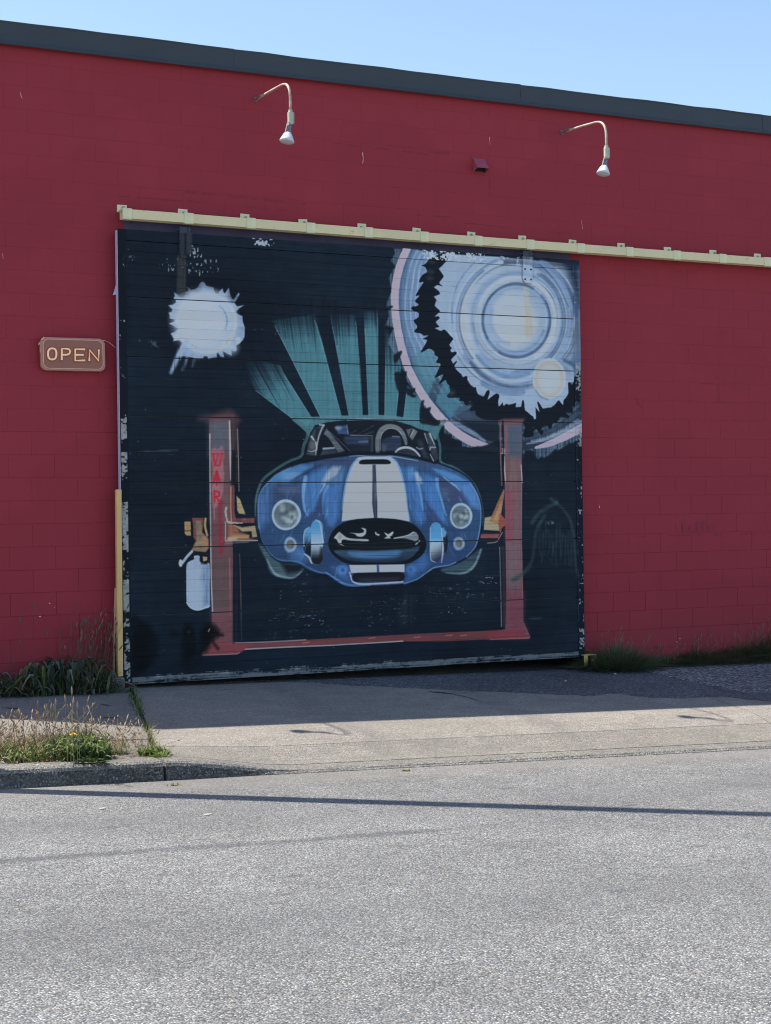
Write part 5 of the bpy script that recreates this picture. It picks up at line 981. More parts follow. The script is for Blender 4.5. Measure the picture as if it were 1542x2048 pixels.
b = MB(); b.box(ST+.0005, DOOR_W-.0755, -.008, .058, 0, BOTZ-.002, .002); b.build('bottom_rail', M_MURAL, door)
b = MB(); b.box(-.004, -.0005, -.004, .058, 1.72, DOOR_H-.01); b.build('edge_strip', simple('violet_edge_paint', paint(132, 138, 172), 0.6, 0.2, 10), door)
# two hanger straps with bolts, painted over with the mural
def hanger(px, z_lo):
    x = on_wall(px, 520, DOOR_Y)[0]; h = MB()
    zt = DOOR_H+.055
    pr = [(-.055, z_lo+.03), (-.03, z_lo), (.03, z_lo), (.055, z_lo+.03), (.055, DOOR_H-.0), (-.055, DOOR_H-.0)]
    v = [(x+a, yy, z) for yy in (-.0135, -.0065) for a, z in pr]; h.add(v, [(0, 1, 2, 3, 4, 5), (11, 10, 9, 8, 7, 6)]+[(k, k+6, (k+1) % 6+6, (k+1) % 6) for k in range(6)])
    o = h.build('hanger_plate', M_MURAL, door)
    for zz in (z_lo+.045, z_lo+.145):
        for dx in (-.034, .034):
            q = MB(); q.tube([(x+dx, -.014, zz), (x+dx, -.023, zz)], .009, 6); link('bolt', mesh('bolt', q.v, q.f), M_STEEL, o)
    q = MB(); q.box(x-.05, x-.032, -.012, .03, DOOR_H-.02, zt); q.box(x+.032, x+.05, -.012, .03, DOOR_H-.02, zt); q.tube([(x-.075, .008, DOOR_H+.03), (x+.075, .008, DOOR_H+.03)], .011, 8); q.box(x-.03, x+.03, -.004, .02, DOOR_H-.03, zt); link('roller_bracket', mesh('roller_bracket', q.v, q.f), M_STEEL, o)
hanger(370, on_wall(370, 517, DOOR_Y)[2]); hanger(1054, on_wall(1054, 568, DOOR_Y)[2])
q = MB(); tp = on_wall(227, 581, -.10); q.add([(-.025, -.003, -.04), (.012, -.003, -.03), (.03, -.003, .03), (.0, -.003, .045), (-.005, -.003, .02), (-.025, .0, -.04), (.012, .0, -.03), (.03, .0, .03), (.0, .0, .045), (-.005, 0, .02)], [(0, 1, 2, 3, 4), (9, 8, 7, 6, 5), (0, 5, 6, 1), (1, 6, 7, 2), (2, 7, 8, 3), (3, 8, 9, 4), (4, 9, 5, 0)])
o = q.build('torn_tape', simple('blue_tape', paint(128, 146, 200), 0.5), None, loc=(tp[0]+.02, -.092, tp[2])); tag(o, 'torn scrap of pale blue tape on the left edge of the mural door', 'tape')

# rail
rail = empty('door_rail', (0, 0, 0), 'long cream painted steel sliding rail above the mural door', 'rail')
RX0, RX1 = .046, 11.8
b = MB(); RZ0, RZ1 = 4.112, 4.196
rz = lambda x: 4.161-.0055*(x/1.5 if x < 4 else 2.7)
def raily(x): return RZ0-.012*sm(x/3.5)
v = []; f = []; xs = list(np.linspace(RX0, RX1, 40)); prof = [(-.168, 0), (-.168, .082), (-.066, .082), (-.066, 0), (-.085, 0), (-.085, .07), (-.150, .07), (-.150, 0)]
for x in xs: v += [(x, y, raily(x)+z) for y, z in prof]
n = len(prof)
for i in range(len(xs)-1):
    for k in range(n): f.append((i*n+k, i*n+(k+1) % n, (i+1)*n+(k+1) % n, (i+1)*n+k))
f.append(tuple(range(n))[::-1]); f.append(tuple((len(xs)-1)*n+k for k in range(n)))
link('track', mesh('track', v, f), M_CREAM, rail)
bxs = [.084]+[.654+.5935*i for i in range(19)]
def clip_mesh():
    b = MB(); b.box(-.043, .043, -.175, -.1685, -.006, .089, .0015); b.box(-.043, .043, -.169, -.06, .0825, .089, .0015); b.box(-.043, .043, -.169, -.14, -.0095, -.003, .0015); b.box(-.035, .035, -.075, -.003, .089, .0935, .001); return mesh('clip', b.v, b.f)
CLIP = clip_mesh(); CLIP.materials.append(M_BRKT)
b = MB(); b.box(-.045, .045, -.012, .0, .085, .152, .002); PLATE = mesh('plate', b.v, b.f); PLATE.materials.append(M_BRKT)
b = MB(); b.tube([(0, -.012, .122), (0, -.022, .122)], .014, 6); b.tube([(0, -.022, .122), (0, -.034, .122)], .008, 6); BOLT = mesh('bolt', b.v, b.f); BOLT.materials.append(M_BOLT)
RR = random.Random(2)
for i, x in enumerate(bxs):
    br = bpy.data.objects.new('bracket', CLIP); COL.objects.link(br); br.parent = rail; br.location = (x, 0, raily(x)); br.rotation_euler = (0, RR.uniform(-.02, .02), 0)
    pl = bpy.data.objects.new('plate', PLATE); COL.objects.link(pl); pl.parent = br; pl.location = (RR.uniform(-.012, .004), 0, RR.uniform(-.004, .004)); pl.rotation_euler = (0, RR.uniform(-.05, .05), 0)
    bo = bpy.data.objects.new('bolt', BOLT); COL.objects.link(bo); bo.parent = br; bo.location = (RR.uniform(-.01, .01), 0, RR.uniform(-.006, .006))

# guide at the foot of the door, right
gd = empty('floor_guide', (4.80, -.14, z_pave(4.8, -.14)), 'small chipped yellow steel guide bracket at the door foot beside the grass', 'bracket')
M_YEL = simple('chipped_yellow_paint', paint(150, 150, 105), 0.6, 0.5, 30)
b = MB(); gz0 = .045; b.box(-.045, -.002, -.058, -.052, gz0, gz0+.105, .001); b.box(-.045, .10, -.058, .03, gz0+.105, gz0+.112, .001); b.build('channel', M_YEL, gd)
b = MB(); b.box(.094, .10, -.058, .03, gz0, gz0+.105, .001); b.build('flange', M_YEL, gd)
b = MB(); b.box(-.085, -.002, -.075, -.05, gz0-.006, gz0-.001, .001); b.box(.095, .15, -.07, -.02, gz0-.006, gz0-.001, .001); b.build('foot', M_YEL, gd)
b = MB(); b.box(-.08, .14, -.05, .04, -.04, gz0-.007); b.build('packing', M_DARK, gd)

# timber leaning at the left edge, with a pale lath behind and a stub of concrete under it
def bar(name, p0, p1, wx, wy, mat, label, cat):
    b = MB(); d = Vector(p1)-Vector(p0); b.box(-wx/2, wx/2, -wy/2, wy/2, 0, d.length, .003); o = b.build(name, mat, None, loc=p0)
    o.rotation_euler = d.to_track_quat('Z', 'Y').to_euler(); q = d.to_track_quat('Z', 'X'); 
    ax = Vector((0, 0, 1)).cross(d.normalized()); ang = Vector((0, 0, 1)).angle(d)
    o.rotation_mode = 'QUATERNION'
    from mathutils import Quaternion
    o.rotation_quaternion = Quaternion(ax, ang) if ax.length > 1e-6 else Quaternion((1, 0, 0, 0))
    return tag(o, label, cat)
pT = on_wall(238, 979, -.165); pB = on_wall(241.3, 1353, -.165)
bar('timber_post', (pB[0], -.14, pB[2]), (pT[0], -.14, pT[2]), .047, .05, M_TIMBER, 'yellow painted timber standing upright against the left edge of the mural door', 'post')
pT = on_wall(232, 1176, -.06); pB = on_wall(228, 1352, -.06)
bar('wooden_lath', (pB[0], -.05, pB[2]), (pT[0], -.05, pT[2]), .014, .03, M_LATH, 'thin pale wooden lath leaning on the wall behind the yellow timber', 'lath')
b = MB(); b.box(-.125, -.003, -.2, -.02, z_wall(-.06)-.03, pB[2]-.004, .008); o = b.build('concrete_stub', M_SIDE); tag(o, 'low grey concrete stub under the foot of the yellow timber', 'footing')

# ================================================================== open sign
A_, B_, C_ = on_wall(80.4, 673, -.06), on_wall(211, 677, -.06), on_wall(80.7, 740.7, -.06)
D_ = on_wall(211, 744, -.06); cen = (A_+B_+C_+D_)/4; ang = math.atan2(B_[2]-A_[2], B_[0]-A_[0])
SWD = (np.linalg.norm(B_-A_)+np.linalg.norm(D_-C_))/2; SHT = (np.linalg.norm(A_-C_)+np.linalg.norm(B_-D_))/2
sign = empty('open_sign', (cen[0], 0, cen[2]), 'brown rounded tube sign reading OPEN in pale amber letters, left of the mural door', 'sign'); sign.rotation_euler = (0, -ang, 0)
def sl(px, py, y):
    p = on_wall(px, py, y)-cen; ca, sa = math.cos(ang), math.sin(ang); return (p[0]*ca+p[2]*sa, y, -p[0]*sa+p[2]*ca)
def rrect(w, h, r, n=8):
    out = []
    for cx, cz, a0 in ((w/2-r, h/2-r, 0), (-w/2+r, h/2-r, 90), (-w/2+r, -h/2+r, 180), (w/2-r, -h/2+r, 270)):
        for k in range(n+1): a = math.radians(a0+90*k/n); out.append((cx+r*math.cos(a), cz+r*math.sin(a)))
    return out
t = NT('brown_acrylic'); t.color(t.mix(t.noise(t.coord('Object'), 5, 4), paint(102, 62, 56), paint(90, 54, 50))); t.set(Roughness=0.22); M_ACRYL = t.m
t = NT('sign_rim'); t.color(paint(120, 88, 88)); t.set(Roughness=0.3); M_RIM = t.m
t = NT('letter_tube'); t.color((0.74, 0.56, 0.36)); t.set(Roughness=0.25); t.b.inputs['Emission Color'].default_value = (1.0, 0.62, 0.32, 1); t.b.inputs['Emission Strength'].default_value = 0.17; M_LET = t.m
M_CORD = simple('pale_cord', paint(176, 150, 146), 0.5, 0.1)
M_LETBACK = simple('letter_backing_print', paint(92, 46, 36), 0.4, 0.1)  # dark brown band behind each letter stroke
rim = rrect(SWD, SHT, .055); n = len(rim); b = MB()
v = [(x, -.040, z) for x, z in rim]+[(x*.985, -.062, z*.97) for x, z in rim]
b.add(v, [(k, (k+1) % n, n+(k+1) % n, n+k) for k in range(n)]+[tuple(range(n))[::-1]]+[tuple(range(n, 2*n))]); pn = b.build('panel', M_RIM, sign)
fc = rrect(SWD*.915, SHT*.86, .05); b = MB(); v = [(x, -.0625, z) for x, z in fc]+[(x*.995, -.066, z*.99) for x, z in fc]
b.add(v, [(k, (k+1) % n, n+(k+1) % n, n+k) for k in range(n)]+[tuple(range(n, 2*n))]); b.build('face', M_ACRYL, sign)
b = MB(); q = rrect(SWD*.915, SHT*.86, .05); b.tube([(x, -.066, z) for x, z in q]+[(q[0][0], -.066, q[0][1])], .0038, 6, False); b.build('border_tube', simple('clear_tube', paint(168, 142, 138), 0.2), sign)
for cx_, cz_ in ((-.2, .09), (.2, .09), (-.2, -.09), (.2, -.09)):
    b = MB(); b.tube([(cx_, 0.0, cz_), (cx_, -.042, cz_)], .008, 8); b.build('standoff', M_CORD, sign)
def sgp(pts): return [sl(x/5.507, 560+y/5.507, -.074) for x, y in pts]
OP = [(575+46*(abs(math.cos(a))**.8*(1 if math.cos(a) > 0 else -1)), 814+61*(abs(math.sin(a))**.8*(1 if math.sin(a) > 0 else -1))) for a in [math.radians(k) for k in range(0, 361, 15)]]
LET = [[OP], [[(680, 882), (681, 757), (735, 757), (762, 764), (774, 786), (764, 812), (735, 824), (684, 824)]], [[(936, 764), (828, 762), (828, 888), (936, 886)], [(830, 824), (920, 826)]], [[(984, 892), (986, 770), (1086, 890), (1088, 766)]]]
for L in LET:
    b = MB()
    for st_ in L: b.tube(sgp(st_), .0086, 8)
    o = b.build('letter', M_LET, sign)
    b = MB()
    for st_ in L:
        pp = sgp(st_)
        for a_, c_ in zip(pp[:-1], pp[1:]):
            dx, dz = c_[0]-a_[0], c_[2]-a_[2]; l_ = math.hypot(dx, dz); nx, nz = -dz/l_*.017, dx/l_*.017; ex, ez = dx/l_*.012, dz/l_*.012; dy = .0008*random.random()
            b.add([(a_[0]+nx-ex, -.0665-dy, a_[2]+nz-ez), (a_[0]-nx-ex, -.0665-dy, a_[2]-nz-ez), (c_[0]-nx+ex, -.0665-dy, c_[2]-nz+ez), (c_[0]+nx+ex, -.0665-dy, c_[2]+nz+ez)], [(0, 1, 2, 3)])
    b.build('letter_backing', M_LETBACK, sign)
b = MB(); c1 = [sl(x/5.507, 560+y/5.507, -.03 if x > 1160 else -.07) for x, y in ((1128, 668), (1150, 668), (1190, 682), (1225, 706), (1268, 742))]; b.tube([tuple(p) for p in smooth(c1, False, 4)], .0028, 6); 
c2 = [sl(x/5.507, 560+y/5.507, -.055) for x, y in ((500, 648), (478, 648), (455, 672), (443, 720), (444, 785), (460, 810), (505, 816))]; b.tube([tuple(p) for p in smooth(c2, False, 4)], .0030, 6); b.build('cord', M_CORD, sign)
b = MB(); b.tube([(-SWD/2+.01, -.068, SHT/2-.03), (-SWD/2+.035, -.068, SHT/2-.008)], .0075, 6); b.tube([(-SWD/2-.012, -.05, SHT/2-.07), (-SWD/2+.008, -.05, SHT/2-.045)], .006, 6); b.build('cord_clip', M_CORD, sign)

# ================================================================== gooseneck lamps
def lathe(prof, n=20):
    v = [(r*math.cos(2*math.pi*k/n), r*math.sin(2*math.pi*k/n), z) for r, z in prof for k in range(n)]
    f = [(i*n+k, i*n+(k+1) % n, (i+1)*n+(k+1) % n, (i+1)*n+k) for i in range(len(prof)-1) for k in range(n)]
    return v, f+[tuple(range(n))[::-1], tuple((len(prof)-1)*n+k for k in range(n))]
def gooseneck(px, py, label, L=.86, tilt=-.21, yaw=0.0):
    p0 = on_wall(px, py, 0); t = empty('gooseneck_lamp', (p0[0], 0, p0[2]), label, 'lamp', 'gooseneck lamps above the door'); t.rotation_euler = (0, 0, yaw)
    arm = [(0, .04, 0), (0, -.3, -.014), (0, -L+.26, -.028), (0, -L+.16, -.036), (0, -L+.09, -.054), (0, -L+.04, -.088), (0, -L+.01, -.14), (0, -L, -.20), (0, -L, -.31)]
    b = MB(); b.tube([tuple(q) for q in smooth(arm, False, 3)], .0118, 10); b.build('arm', M_ARM, t, True)
    b = MB(); b.tube([(0, .0, 0), (0, -.008, 0)], .021, 12); b.tube([(0, -.008, 0), (0, -.15, -.003)], .0145, 10); b.build('wall_collar', M_NECK, t)
    b = MB(); b.box(-.022, .022, -L-.020, -L+.022, -.43, -.315, .008); b.box(.0225, .030, -L-.017, -L+.018, -.422, -.323, .002); b.tube([(0, -L, -.30), (0, -L, -.317)], .019, 8); b.build('conduit_body', M_BOX, t)
    bx = -.012; ax = Vector((tilt, -.10, -1)).normalized(); o_ = Vector((bx, -L, -.427)); qt = Vector((0, 0, 1)).rotation_difference(ax)
    def put_l(nm, prof, mat, sm_=True):
        v, f = lathe(prof); v = [tuple(o_+qt@Vector(q)) for q in v]; return link(nm, mesh(nm, v, f, sm_), mat, t)
    put_l('socket', [(.014, -.004), (.017, .012), (.022, .016), (.0235, .03), (.026, .068), (.029, .078), (.026, .080)], M_NECK)
    bl = put_l('bulb', [(.020, .074), (.030, .084), (.044, .104), (.047, .114), (.049, .116), (.061, .146), (.066, .158), (.064, .166), (.050, .171), (.02, .174), (.001, .175)], M_BULB)
    b = MB(); s0 = o_+Vector((-.022, -.012, .01)); s1 = o_+ax*.10+Vector((-.033, -.014, .0)); b.tube([s0+Vector((.02, 0, .01)), s0, s1], .0045, 6); b.build('brace', M_ARM, t)
    return t
gooseneck(511.5, 199, 'left gooseneck lamp on a rusty cream arm, above the small painted sprocket', .84, -.20)
gooseneck(511.5, 199, 'outermost gooseneck lamp further along the wall, left of the OPEN sign', .80, -.22).location.x = 1.372-3.336
gooseneck(1124, 265, 'right gooseneck lamp on a cleaner cream arm, near the right end of the roof edge', .765, -.27, .03)

# ================================================================== utility pole left of the frame whose shadow crosses the road
M_POLE = simple('weathered_pole_wood', (0.14, 0.10, 0.07), 0.85, 0.35, 6)
pole = empty('utility_pole', (-2.77, -3.45, z_pave(-2.77, -3.45)-.05), 'tall weathered wooden utility pole standing on the verge behind the kerb', 'pole')
b = MB(); lx, ly = .09, .05; HP = 11.0; b.tube([(lx*z, ly*z, z) for z in (0, 2.5, 5, 7.5, HP)], [.098, .095, .090, .086, .078], 14); b.build('shaft', M_POLE, pole, True)
b = MB(); zc = 10.4; b.box(lx*zc-1.1, lx*zc+1.1, ly*zc-.19, ly*zc-.085, zc-.06, zc+.06, .01); b.build('crossarm', M_POLE, pole)
for dx in (-1.0, -.5, .5, 1.0):
    b = MB(); v, f = lathe([(.03, 0), (.045, .03), (.03, .05), (.045, .08), (.02, .11)], 10); b.add([(q[0]+lx*zc+dx, q[1]+ly*zc-.135, q[2]+zc+.06) for q in v], f); b.build('insulator', M_NECK, pole)

# ================================================================== plants
def leafmat(name, c, dry=None):
    t = NT(name); p = t.world(); n = t.noise(p, 18, 3); n2 = t.noise(p, 150, 2)
    c_ = t.mix(n, mul(c, 0.6), mul(c, 1.4))
    if dry: c_ = t.mix(t.ramp(n2, [(0.5, 0), (0.75, 0.5)]), c_, dry)
    t.color(c_); t.set(Roughness=0.6); t.b.inputs['Specular IOR Level'].default_value = 0.3
    tr = t.n('ShaderNodeBsdfTranslucent'); t.l(c_, tr.inputs[0]); mx = t.n('ShaderNodeMixShader'); mx.inputs[0].default_value = 0.25
    t.l(t.b.outputs[0], mx.inputs[1]); t.l(tr.outputs[0], mx.inputs[2]); t.l(mx.outputs[0], t.out.inputs[0]); return t.m
M_GREEN = leafmat('weed_green', (0.095, 0.15, 0.036), (0.16, 0.15, 0.05)); M_DKGREEN = leafmat('dock_green', (0.065, 0.085, 0.055), (0.10, 0.095, 0.06)); M_LIME = leafmat('fresh_green', (0.14, 0.20, 0.045), (0.2, 0.2, 0.06))
M_STRAW = leafmat('dry_straw', (0.36, 0.28, 0.15), (0.25, 0.17, 0.10)); M_SEED = leafmat('seed_head', (0.34, 0.24, 0.17), (0.42, 0.33, 0.22)); M_DULL = leafmat('dull_straw', (0.16, 0.125, 0.085), (0.22, 0.17, 0.11)); M_BROWN = leafmat('dead_leaf', (0.30, 0.17, 0.08), (0.38, 0.26, 0.12))
M_SHADEG = leafmat('wall_grass', (0.14, 0.205, 0.09), (0.28, 0.26, 0.14)); M_SHADEB = leafmat('wall_grass_tip', (0.30, 0.24, 0.16), (0.34, 0.28, 0.18)); M_DOCK2 = leafmat('dock_leaf_pale', (0.19, 0.225, 0.155), (0.25, 0.23, 0.15))
PM = [M_GREEN, M_DKGREEN, M_LIME, M_STRAW, M_SEED, M_DULL, M_BROWN, M_SHADEG, M_SHADEB, M_DOCK2]
class Plant:
    def __init__(s, seed): s.b = MB(); s.R = random.Random(seed)
    def blade(s, x, y, z, h, lean, w, az, mi, segs=3, broad=False):
        R = s.R; v = []; f = []; dx, dy = math.cos(az), math.sin(az); px, py = -dy, dx
        tw = R.uniform(-.5, .5)
        for i in range(segs+1):
            t_ = i/segs; out = lean*t_*t_; hz_ = h*(t_-(.28*t_*t_*min(1.5, abs(lean)/max(h, .01))))
            ww = w*(math.sin(math.pi*min(.97, .16+.84*t_)) if broad else (1-t_*.92))
            cx, cy, cz = x+dx*out, y+dy*out, z+hz_; a = tw*t_
            v += [(cx+px*ww/2, cy+py*ww/2, cz+a*ww*.5), (cx-px*ww/2, cy-py*ww/2, cz-a*ww*.5)]
        f = [(2*i, 2*i+1, 2*i+3, 2*i+2) for i in range(segs)]; s.b.add(v, f, mi)
    def leaf(s, x, y, z, reach, h, w, az, mi):
        # broad leaf that rises, arches over and hangs
        R = s.R; dx, dy = math.cos(az), math.sin(az); px, py = -dy, dx; v = []; tw = R.uniform(-.9, .9); sd = R.uniform(-.25, .25); drop = R.uniform(.0, .55); n = 6
        for i in range(n+1):
            t_ = i/n; o_ = reach*(t_*.75+.25*t_*t_); zz = h*(math.sin(math.pi*min(1, .10+t_*.62))-.30)*1.43-h*drop*max(0, t_-.55)**1.5*1.6
            ww = w*max(.05, math.sin(math.pi*min(.98, .10+.88*t_**.8)))*R.uniform(.85, 1.15); cx, cy = x+dx*o_+px*sd*o_*t_, y+dy*o_+py*sd*o_*t_; a = tw*t_; wave = R.uniform(-.12, .12)*w
            ca, sa = math.cos(a), math.sin(a); v += [(cx+px*ww/2*ca, cy+py*ww/2*ca, max(z-.005, z+zz+ww/2*sa)+wave*.3), (cx, cy, max(z-.004, z+zz-ww*.12)), (cx-px*ww/2*ca, cy-py*ww/2*ca, max(z-.005, z+zz-ww/2*sa))]
        f = []
        for i in range(n): f += [(3*i, 3*i+1, 3*i+4, 3*i+3), (3*i+1, 3*i+2, 3*i+5, 3*i+4)]
        s.b.add(v, f, mi)
    def stem(s, x, y, z, h, lean, az, mi, w=.0035, head=None, hw=.011, hl=.06):
        R = s.R; pts = [(x+math.cos(az)*lean*t_*t_, y+math.sin(az)*lean*t_*t_, z+h*t_) for t_ in (0, .35, .7, 1)]
        s.b.tube(pts, [w*.5, w*.42, w*.36, w*.28], 3, False, mi)
        if head is not None:
            p = Vector(pts[-1]); d = (p-Vector(pts[-2])).normalized()
            s.b.tube([p-d*.004, p+d*hl*.3, p+d*hl*.7, p+d*hl], [.001, hw*.5, hw*.42, .0008], 5, False, head)
    def build(s, name, label, cat, group=None, kind=None):
        o = s.b.build(name, PM, None); return tag(o, label, cat, group, kind)
U_ = lambda R, a, b: R.uniform(a, b)
TAU = 2*math.pi
# broad-leaved weeds in the shade under the left wall
def docks(seed, x0, x1, y0, y1, n, hmax, name, label):
    p = Plant(seed); R = p.R
    for _ in range(n):
        x, y = U_(R, x0, x1), U_(R, y0, y1); z = z_pave(x, y)-.01; env = 1-.35*abs((x-(x0+x1)/2)/((x1-x0)/2))**3
        for k in range(R.randint(3, 6)):
            az = U_(R, 0, TAU)
            if y > -.2 and math.sin(az) > .2: az = -az
            if R.random() < .5: p.leaf(x, y, z, U_(R, .08, .26), U_(R, .15, .9)*hmax*env, U_(R, .014, .042), az, R.choice((1, 1, 1, 1, 0, 9, 5)))
            else: p.blade(x, y, z, U_(R, .15, .95)*hmax*env, U_(R, .04, .26), U_(R, .012, .036), az, R.choice((1, 1, 1, 0, 7, 9, 5)), 5, True)
    for _ in range(n*3):
        x, y = U_(R, x0, x1), U_(R, y0, y1); p.blade(x, y, z_pave(x, y)-.01, U_(R, .05, .22), U_(R, .02, .15), U_(R, .006, .012), U_(R, 0, TAU), R.choice((7, 1, 9, 5)))
    return p.build(name, label, 'weed')
docks(1, -.90, -.17, -.44, -.07, 170, .35, 'dock_weed', 'dark broad leaved weed clump under the red wall left of the yellow timber')
docks(2, -1.75, -.82, -.42, -.08, 130, .24, 'dock_weed', 'dark weed clump cut by the left edge of the photo, along the red wall')
docks(12, -.24, -.10, -.40, -.16, 14, .13, 'grass_tuft', 'low green tuft at the concrete stub below the yellow timber')
p = Plant(3); R = p.R
for _ in range(95):
    x, y = U_(R, -.55, -.10), U_(R, -.22, -.04); p.stem(x, y, z_pave(x, y), U_(R, .32, .62)*(1 if R.random() < .85 else 1.25), U_(R, .0, .16), U_(R, -.5, 1.2), 5, .0030, 5 if R.random() < .8 else 4, .012, U_(R, .03, .065))
for _ in range(60):
    x, y = U_(R, -.55, -.1), U_(R, -.2, -.04); p.blade(x, y, z_pave(x, y), U_(R, .15, .45), U_(R, .03, .18), .005, U_(R, 0, TAU), 5)
p.build('seeding_grass', 'thin seeding grass stems rising behind the dark weeds beside the yellow timber', 'grass')
p = Plant(4); R = p.R
for x, h, l_ in ((-.79, .72, .02), (-.84, .60, -.05), (-.50, .66, .34), (-.92, .5, -.2), (-1.0, .42, .1), (-.66, .38, .12), (-.60, .48, -.06), (-.75, .3, .2)):
    p.stem(x, -.12, z_pave(x, -.12), h, l_, 0.1, 5, .0035, 5, .013, .06)
p.build('tall_grass_stems', 'few tall dry grass stalks in front of the red wall, left part', 'grass')
# verge behind the kerb, sunny
def gpt(px, py): return on_ground(px, py)
p = Plant(5); R = p.R
for _ in range(330):
    x, y = R.gauss(-1.55, .42), U_(R, -3.70, -3.0)
    if x > -.75 or x < -2.9: continue
    env = math.exp(-((x+1.42)/.42)**2); p.stem(x, y, z_pave(x, y)-.012, U_(R, .05, .20)+.16*env*R.random(), U_(R, .02, .20), U_(R, 0, TAU), R.choice((3, 3, 4)), .0032, R.choice((4, 4, 3)), U_(R, .007, .012), U_(R, .02, .05))
for _ in range(1100):
    x, y = R.gauss(-1.6, .5), U_(R, -3.70, -3.02)
    if x > -.85 or x < -3.2: continue
    p.blade(x, y, z_pave(x, y)-.012, U_(R, .03, .15), U_(R, .03, .17), U_(R, .003, .006), U_(R, 0, TAU), R.choice((3, 3, 3, 6, 4, 2)))
for px, py, top in ((147, 1530, 1385), (135, 1528, 1398), (155, 1530, 1412), (112, 1520, 1404), (120, 1515, 1412), (72, 1500, 1400), (30, 1490, 1420), (47, 1490, 1422), (172, 1520, 1416), (185, 1500, 1432), (97, 1510, 1410), (160, 1525, 1425), (80, 1500, 1425), (142, 1530, 1405)):
    g_ = gpt(px, py); h = (py-top)/292.0; p.stem(g_[0], g_[1], g_[2]-.01, h-.05, U_(R, -.04, .04), U_(R, 0, 3), 3, .0042, 4, .013, .055)
for _ in range(420):                                            # bent, crossing straw behind the green
    x, y = U_(R, -2.3, -.72), U_(R, -3.5, -2.98); p.stem(x, y, z_pave(x, y)-.012, U_(R, .03, .17), U_(R, .05, .22), U_(R, 0, TAU), R.choice((3, 3, 4, 6)), .0032, R.choice((None, 4, 3)), .008, .03)
p.build('dry_grass', 'sun bleached dry grass with seed heads on the verge behind the kerb', 'grass')
p = Plant(6); R = p.R
def leafy(px, py, rad, n, h, mats, w=(.006, .014)):
    g_ = gpt(px, py)
    for _ in range(n):
        a = U_(R, 0, TAU); r_ = rad*math.sqrt(R.random()); x, y = g_[0]+r_*math.cos(a), g_[1]+r_*.55*math.sin(a); p.blade(x, y, z_pave(x, y)-.012, U_(R, .3, 1)*h, U_(R, .02, .09), U_(R, *w), U_(R, 0, TAU), R.choice(mats), 3, True)
leafy(150, 1502, .22, 300, .18, (0, 0, 2, 1), (.008, .016)); leafy(180, 1516, .14, 320, .13, (0, 0, 1), (.008, .018)); leafy(125, 1508, .14, 240, .15, (0, 2))
for _ in range(330):
    g_ = gpt(R.gauss(155, 26), R.gauss(1512, 9)); x, y = g_[0], max(g_[1], -3.72); p.leaf(x, y, z_pave(x, y)-.01, U_(R, .05, .15), U_(R, .02, .13), U_(R, .010, .024), U_(R, 0, TAU), R.choice((0, 0, 2, 1, 2)))
for _ in range(70):                                             # runners spilling over the kerb
    g_ = gpt(U_(R, 150, 212), 1527); p.blade(g_[0], max(g_[1], -3.93), z_pave(g_[0], -3.74)+.01, U_(R, -.02, .05), U_(R, .04, .12), U_(R, .008, .014), -math.pi/2+U_(R, -.8, .8), R.choice((0, 1)), 3, True)
p.build('green_weed', 'bushy green weed spilling over the kerb edge around the yellow dandelion', 'weed')
p = Plant(7); R = p.R
for _ in range(300):
    g_ = gpt(U_(R, -30, 110), R.gauss(1508, 9)); x, y = g_[0], max(g_[1], -3.72); p.leaf(x, y, z_pave(x, y)-.01, U_(R, .05, .14), U_(R, .01, .085), U_(R, .009, .018), U_(R, 0, TAU), R.choice((0, 2, 2, 3, 0)))
leafy(60, 1512, .24, 260, .13, (0, 0, 2, 2, 3)); leafy(14, 1508, .22, 220, .13, (0, 2, 2, 3)); leafy(95, 1502, .16, 260, .15, (0, 2, 3))
p.build('green_weed', 'low patchy green grass on the verge at the left edge of the photo', 'weed')
p = Plant(17); R = p.R
for px, py, n_ in ((70, 1512, 8), (110, 1508, 7), (30, 1515, 7), (175, 1518, 8), (200, 1524, 5)):
    for _ in range(n_):
        g_ = gpt(px+U_(R, -22, 22), py+U_(R, -8, 6)); k_ = R.randint(6, 11)
        for j in range(k_): p.blade(g_[0], g_[1], g_[2]-.005, U_(R, .02, .07), U_(R, .05, .10), U_(R, .016, .028), TAU*j/k_+U_(R, -.3, .3), R.choice((0, 0, 2)), 4, True)
p.build('broadleaf_weed', 'flat leafy rosettes among the verge grass along the kerb edge', 'weed', None, 'stuff')
p = Plant(8); R = p.R; leafy(238, 1506, .055, 70, .055, (0, 1)); p.build('weed_rosette', 'tiny dark green rosette on the bare verge between the two larger weeds', 'weed')
p = Plant(9); R = p.R
g0_, g1_ = gpt(288, 1446), gpt(312, 1508)
for _ in range(170):
    t_ = R.random(); x = lerp(g0_[0], g1_[0], t_)+U_(R, -.03, .03); y = lerp(g0_[1], g1_[1], t_); p.blade(x, y, z_pave(x, y)-.03, U_(R, .04, .12), U_(R, .01, .06), U_(R, .004, .008), U_(R, 0, TAU), R.choice((2, 2, 0, 3)))
leafy(308, 1508, .10, 260, .085, (2, 2, 0, 2)); leafy(318, 1514, .06, 90, .06, (2, 2))
p.build('joint_weed', 'bright green tuft in the sunny end of the pavement joint near the kerb', 'weed')
p = Plant(10); R = p.R; g0_, g1_ = gpt(262, 1376), gpt(282, 1432)
for _ in range(260):
    t_ = R.random(); x = lerp(g0_[0], g1_[0], t_)+U_(R, -.055, .055)*(1.2-t_*.5); y = lerp(g0_[1], g1_[1], t_); p.blade(x, y, z_pave(x, y)-.03, U_(R, .025, .09), U_(R, .01, .06), U_(R, .006, .012), U_(R, 0, TAU), R.choice((0, 0, 1, 2)), 3, True)
p.build('joint_weed', 'dark green moss and weeds in the shaded pavement joint at the door corner', 'weed')
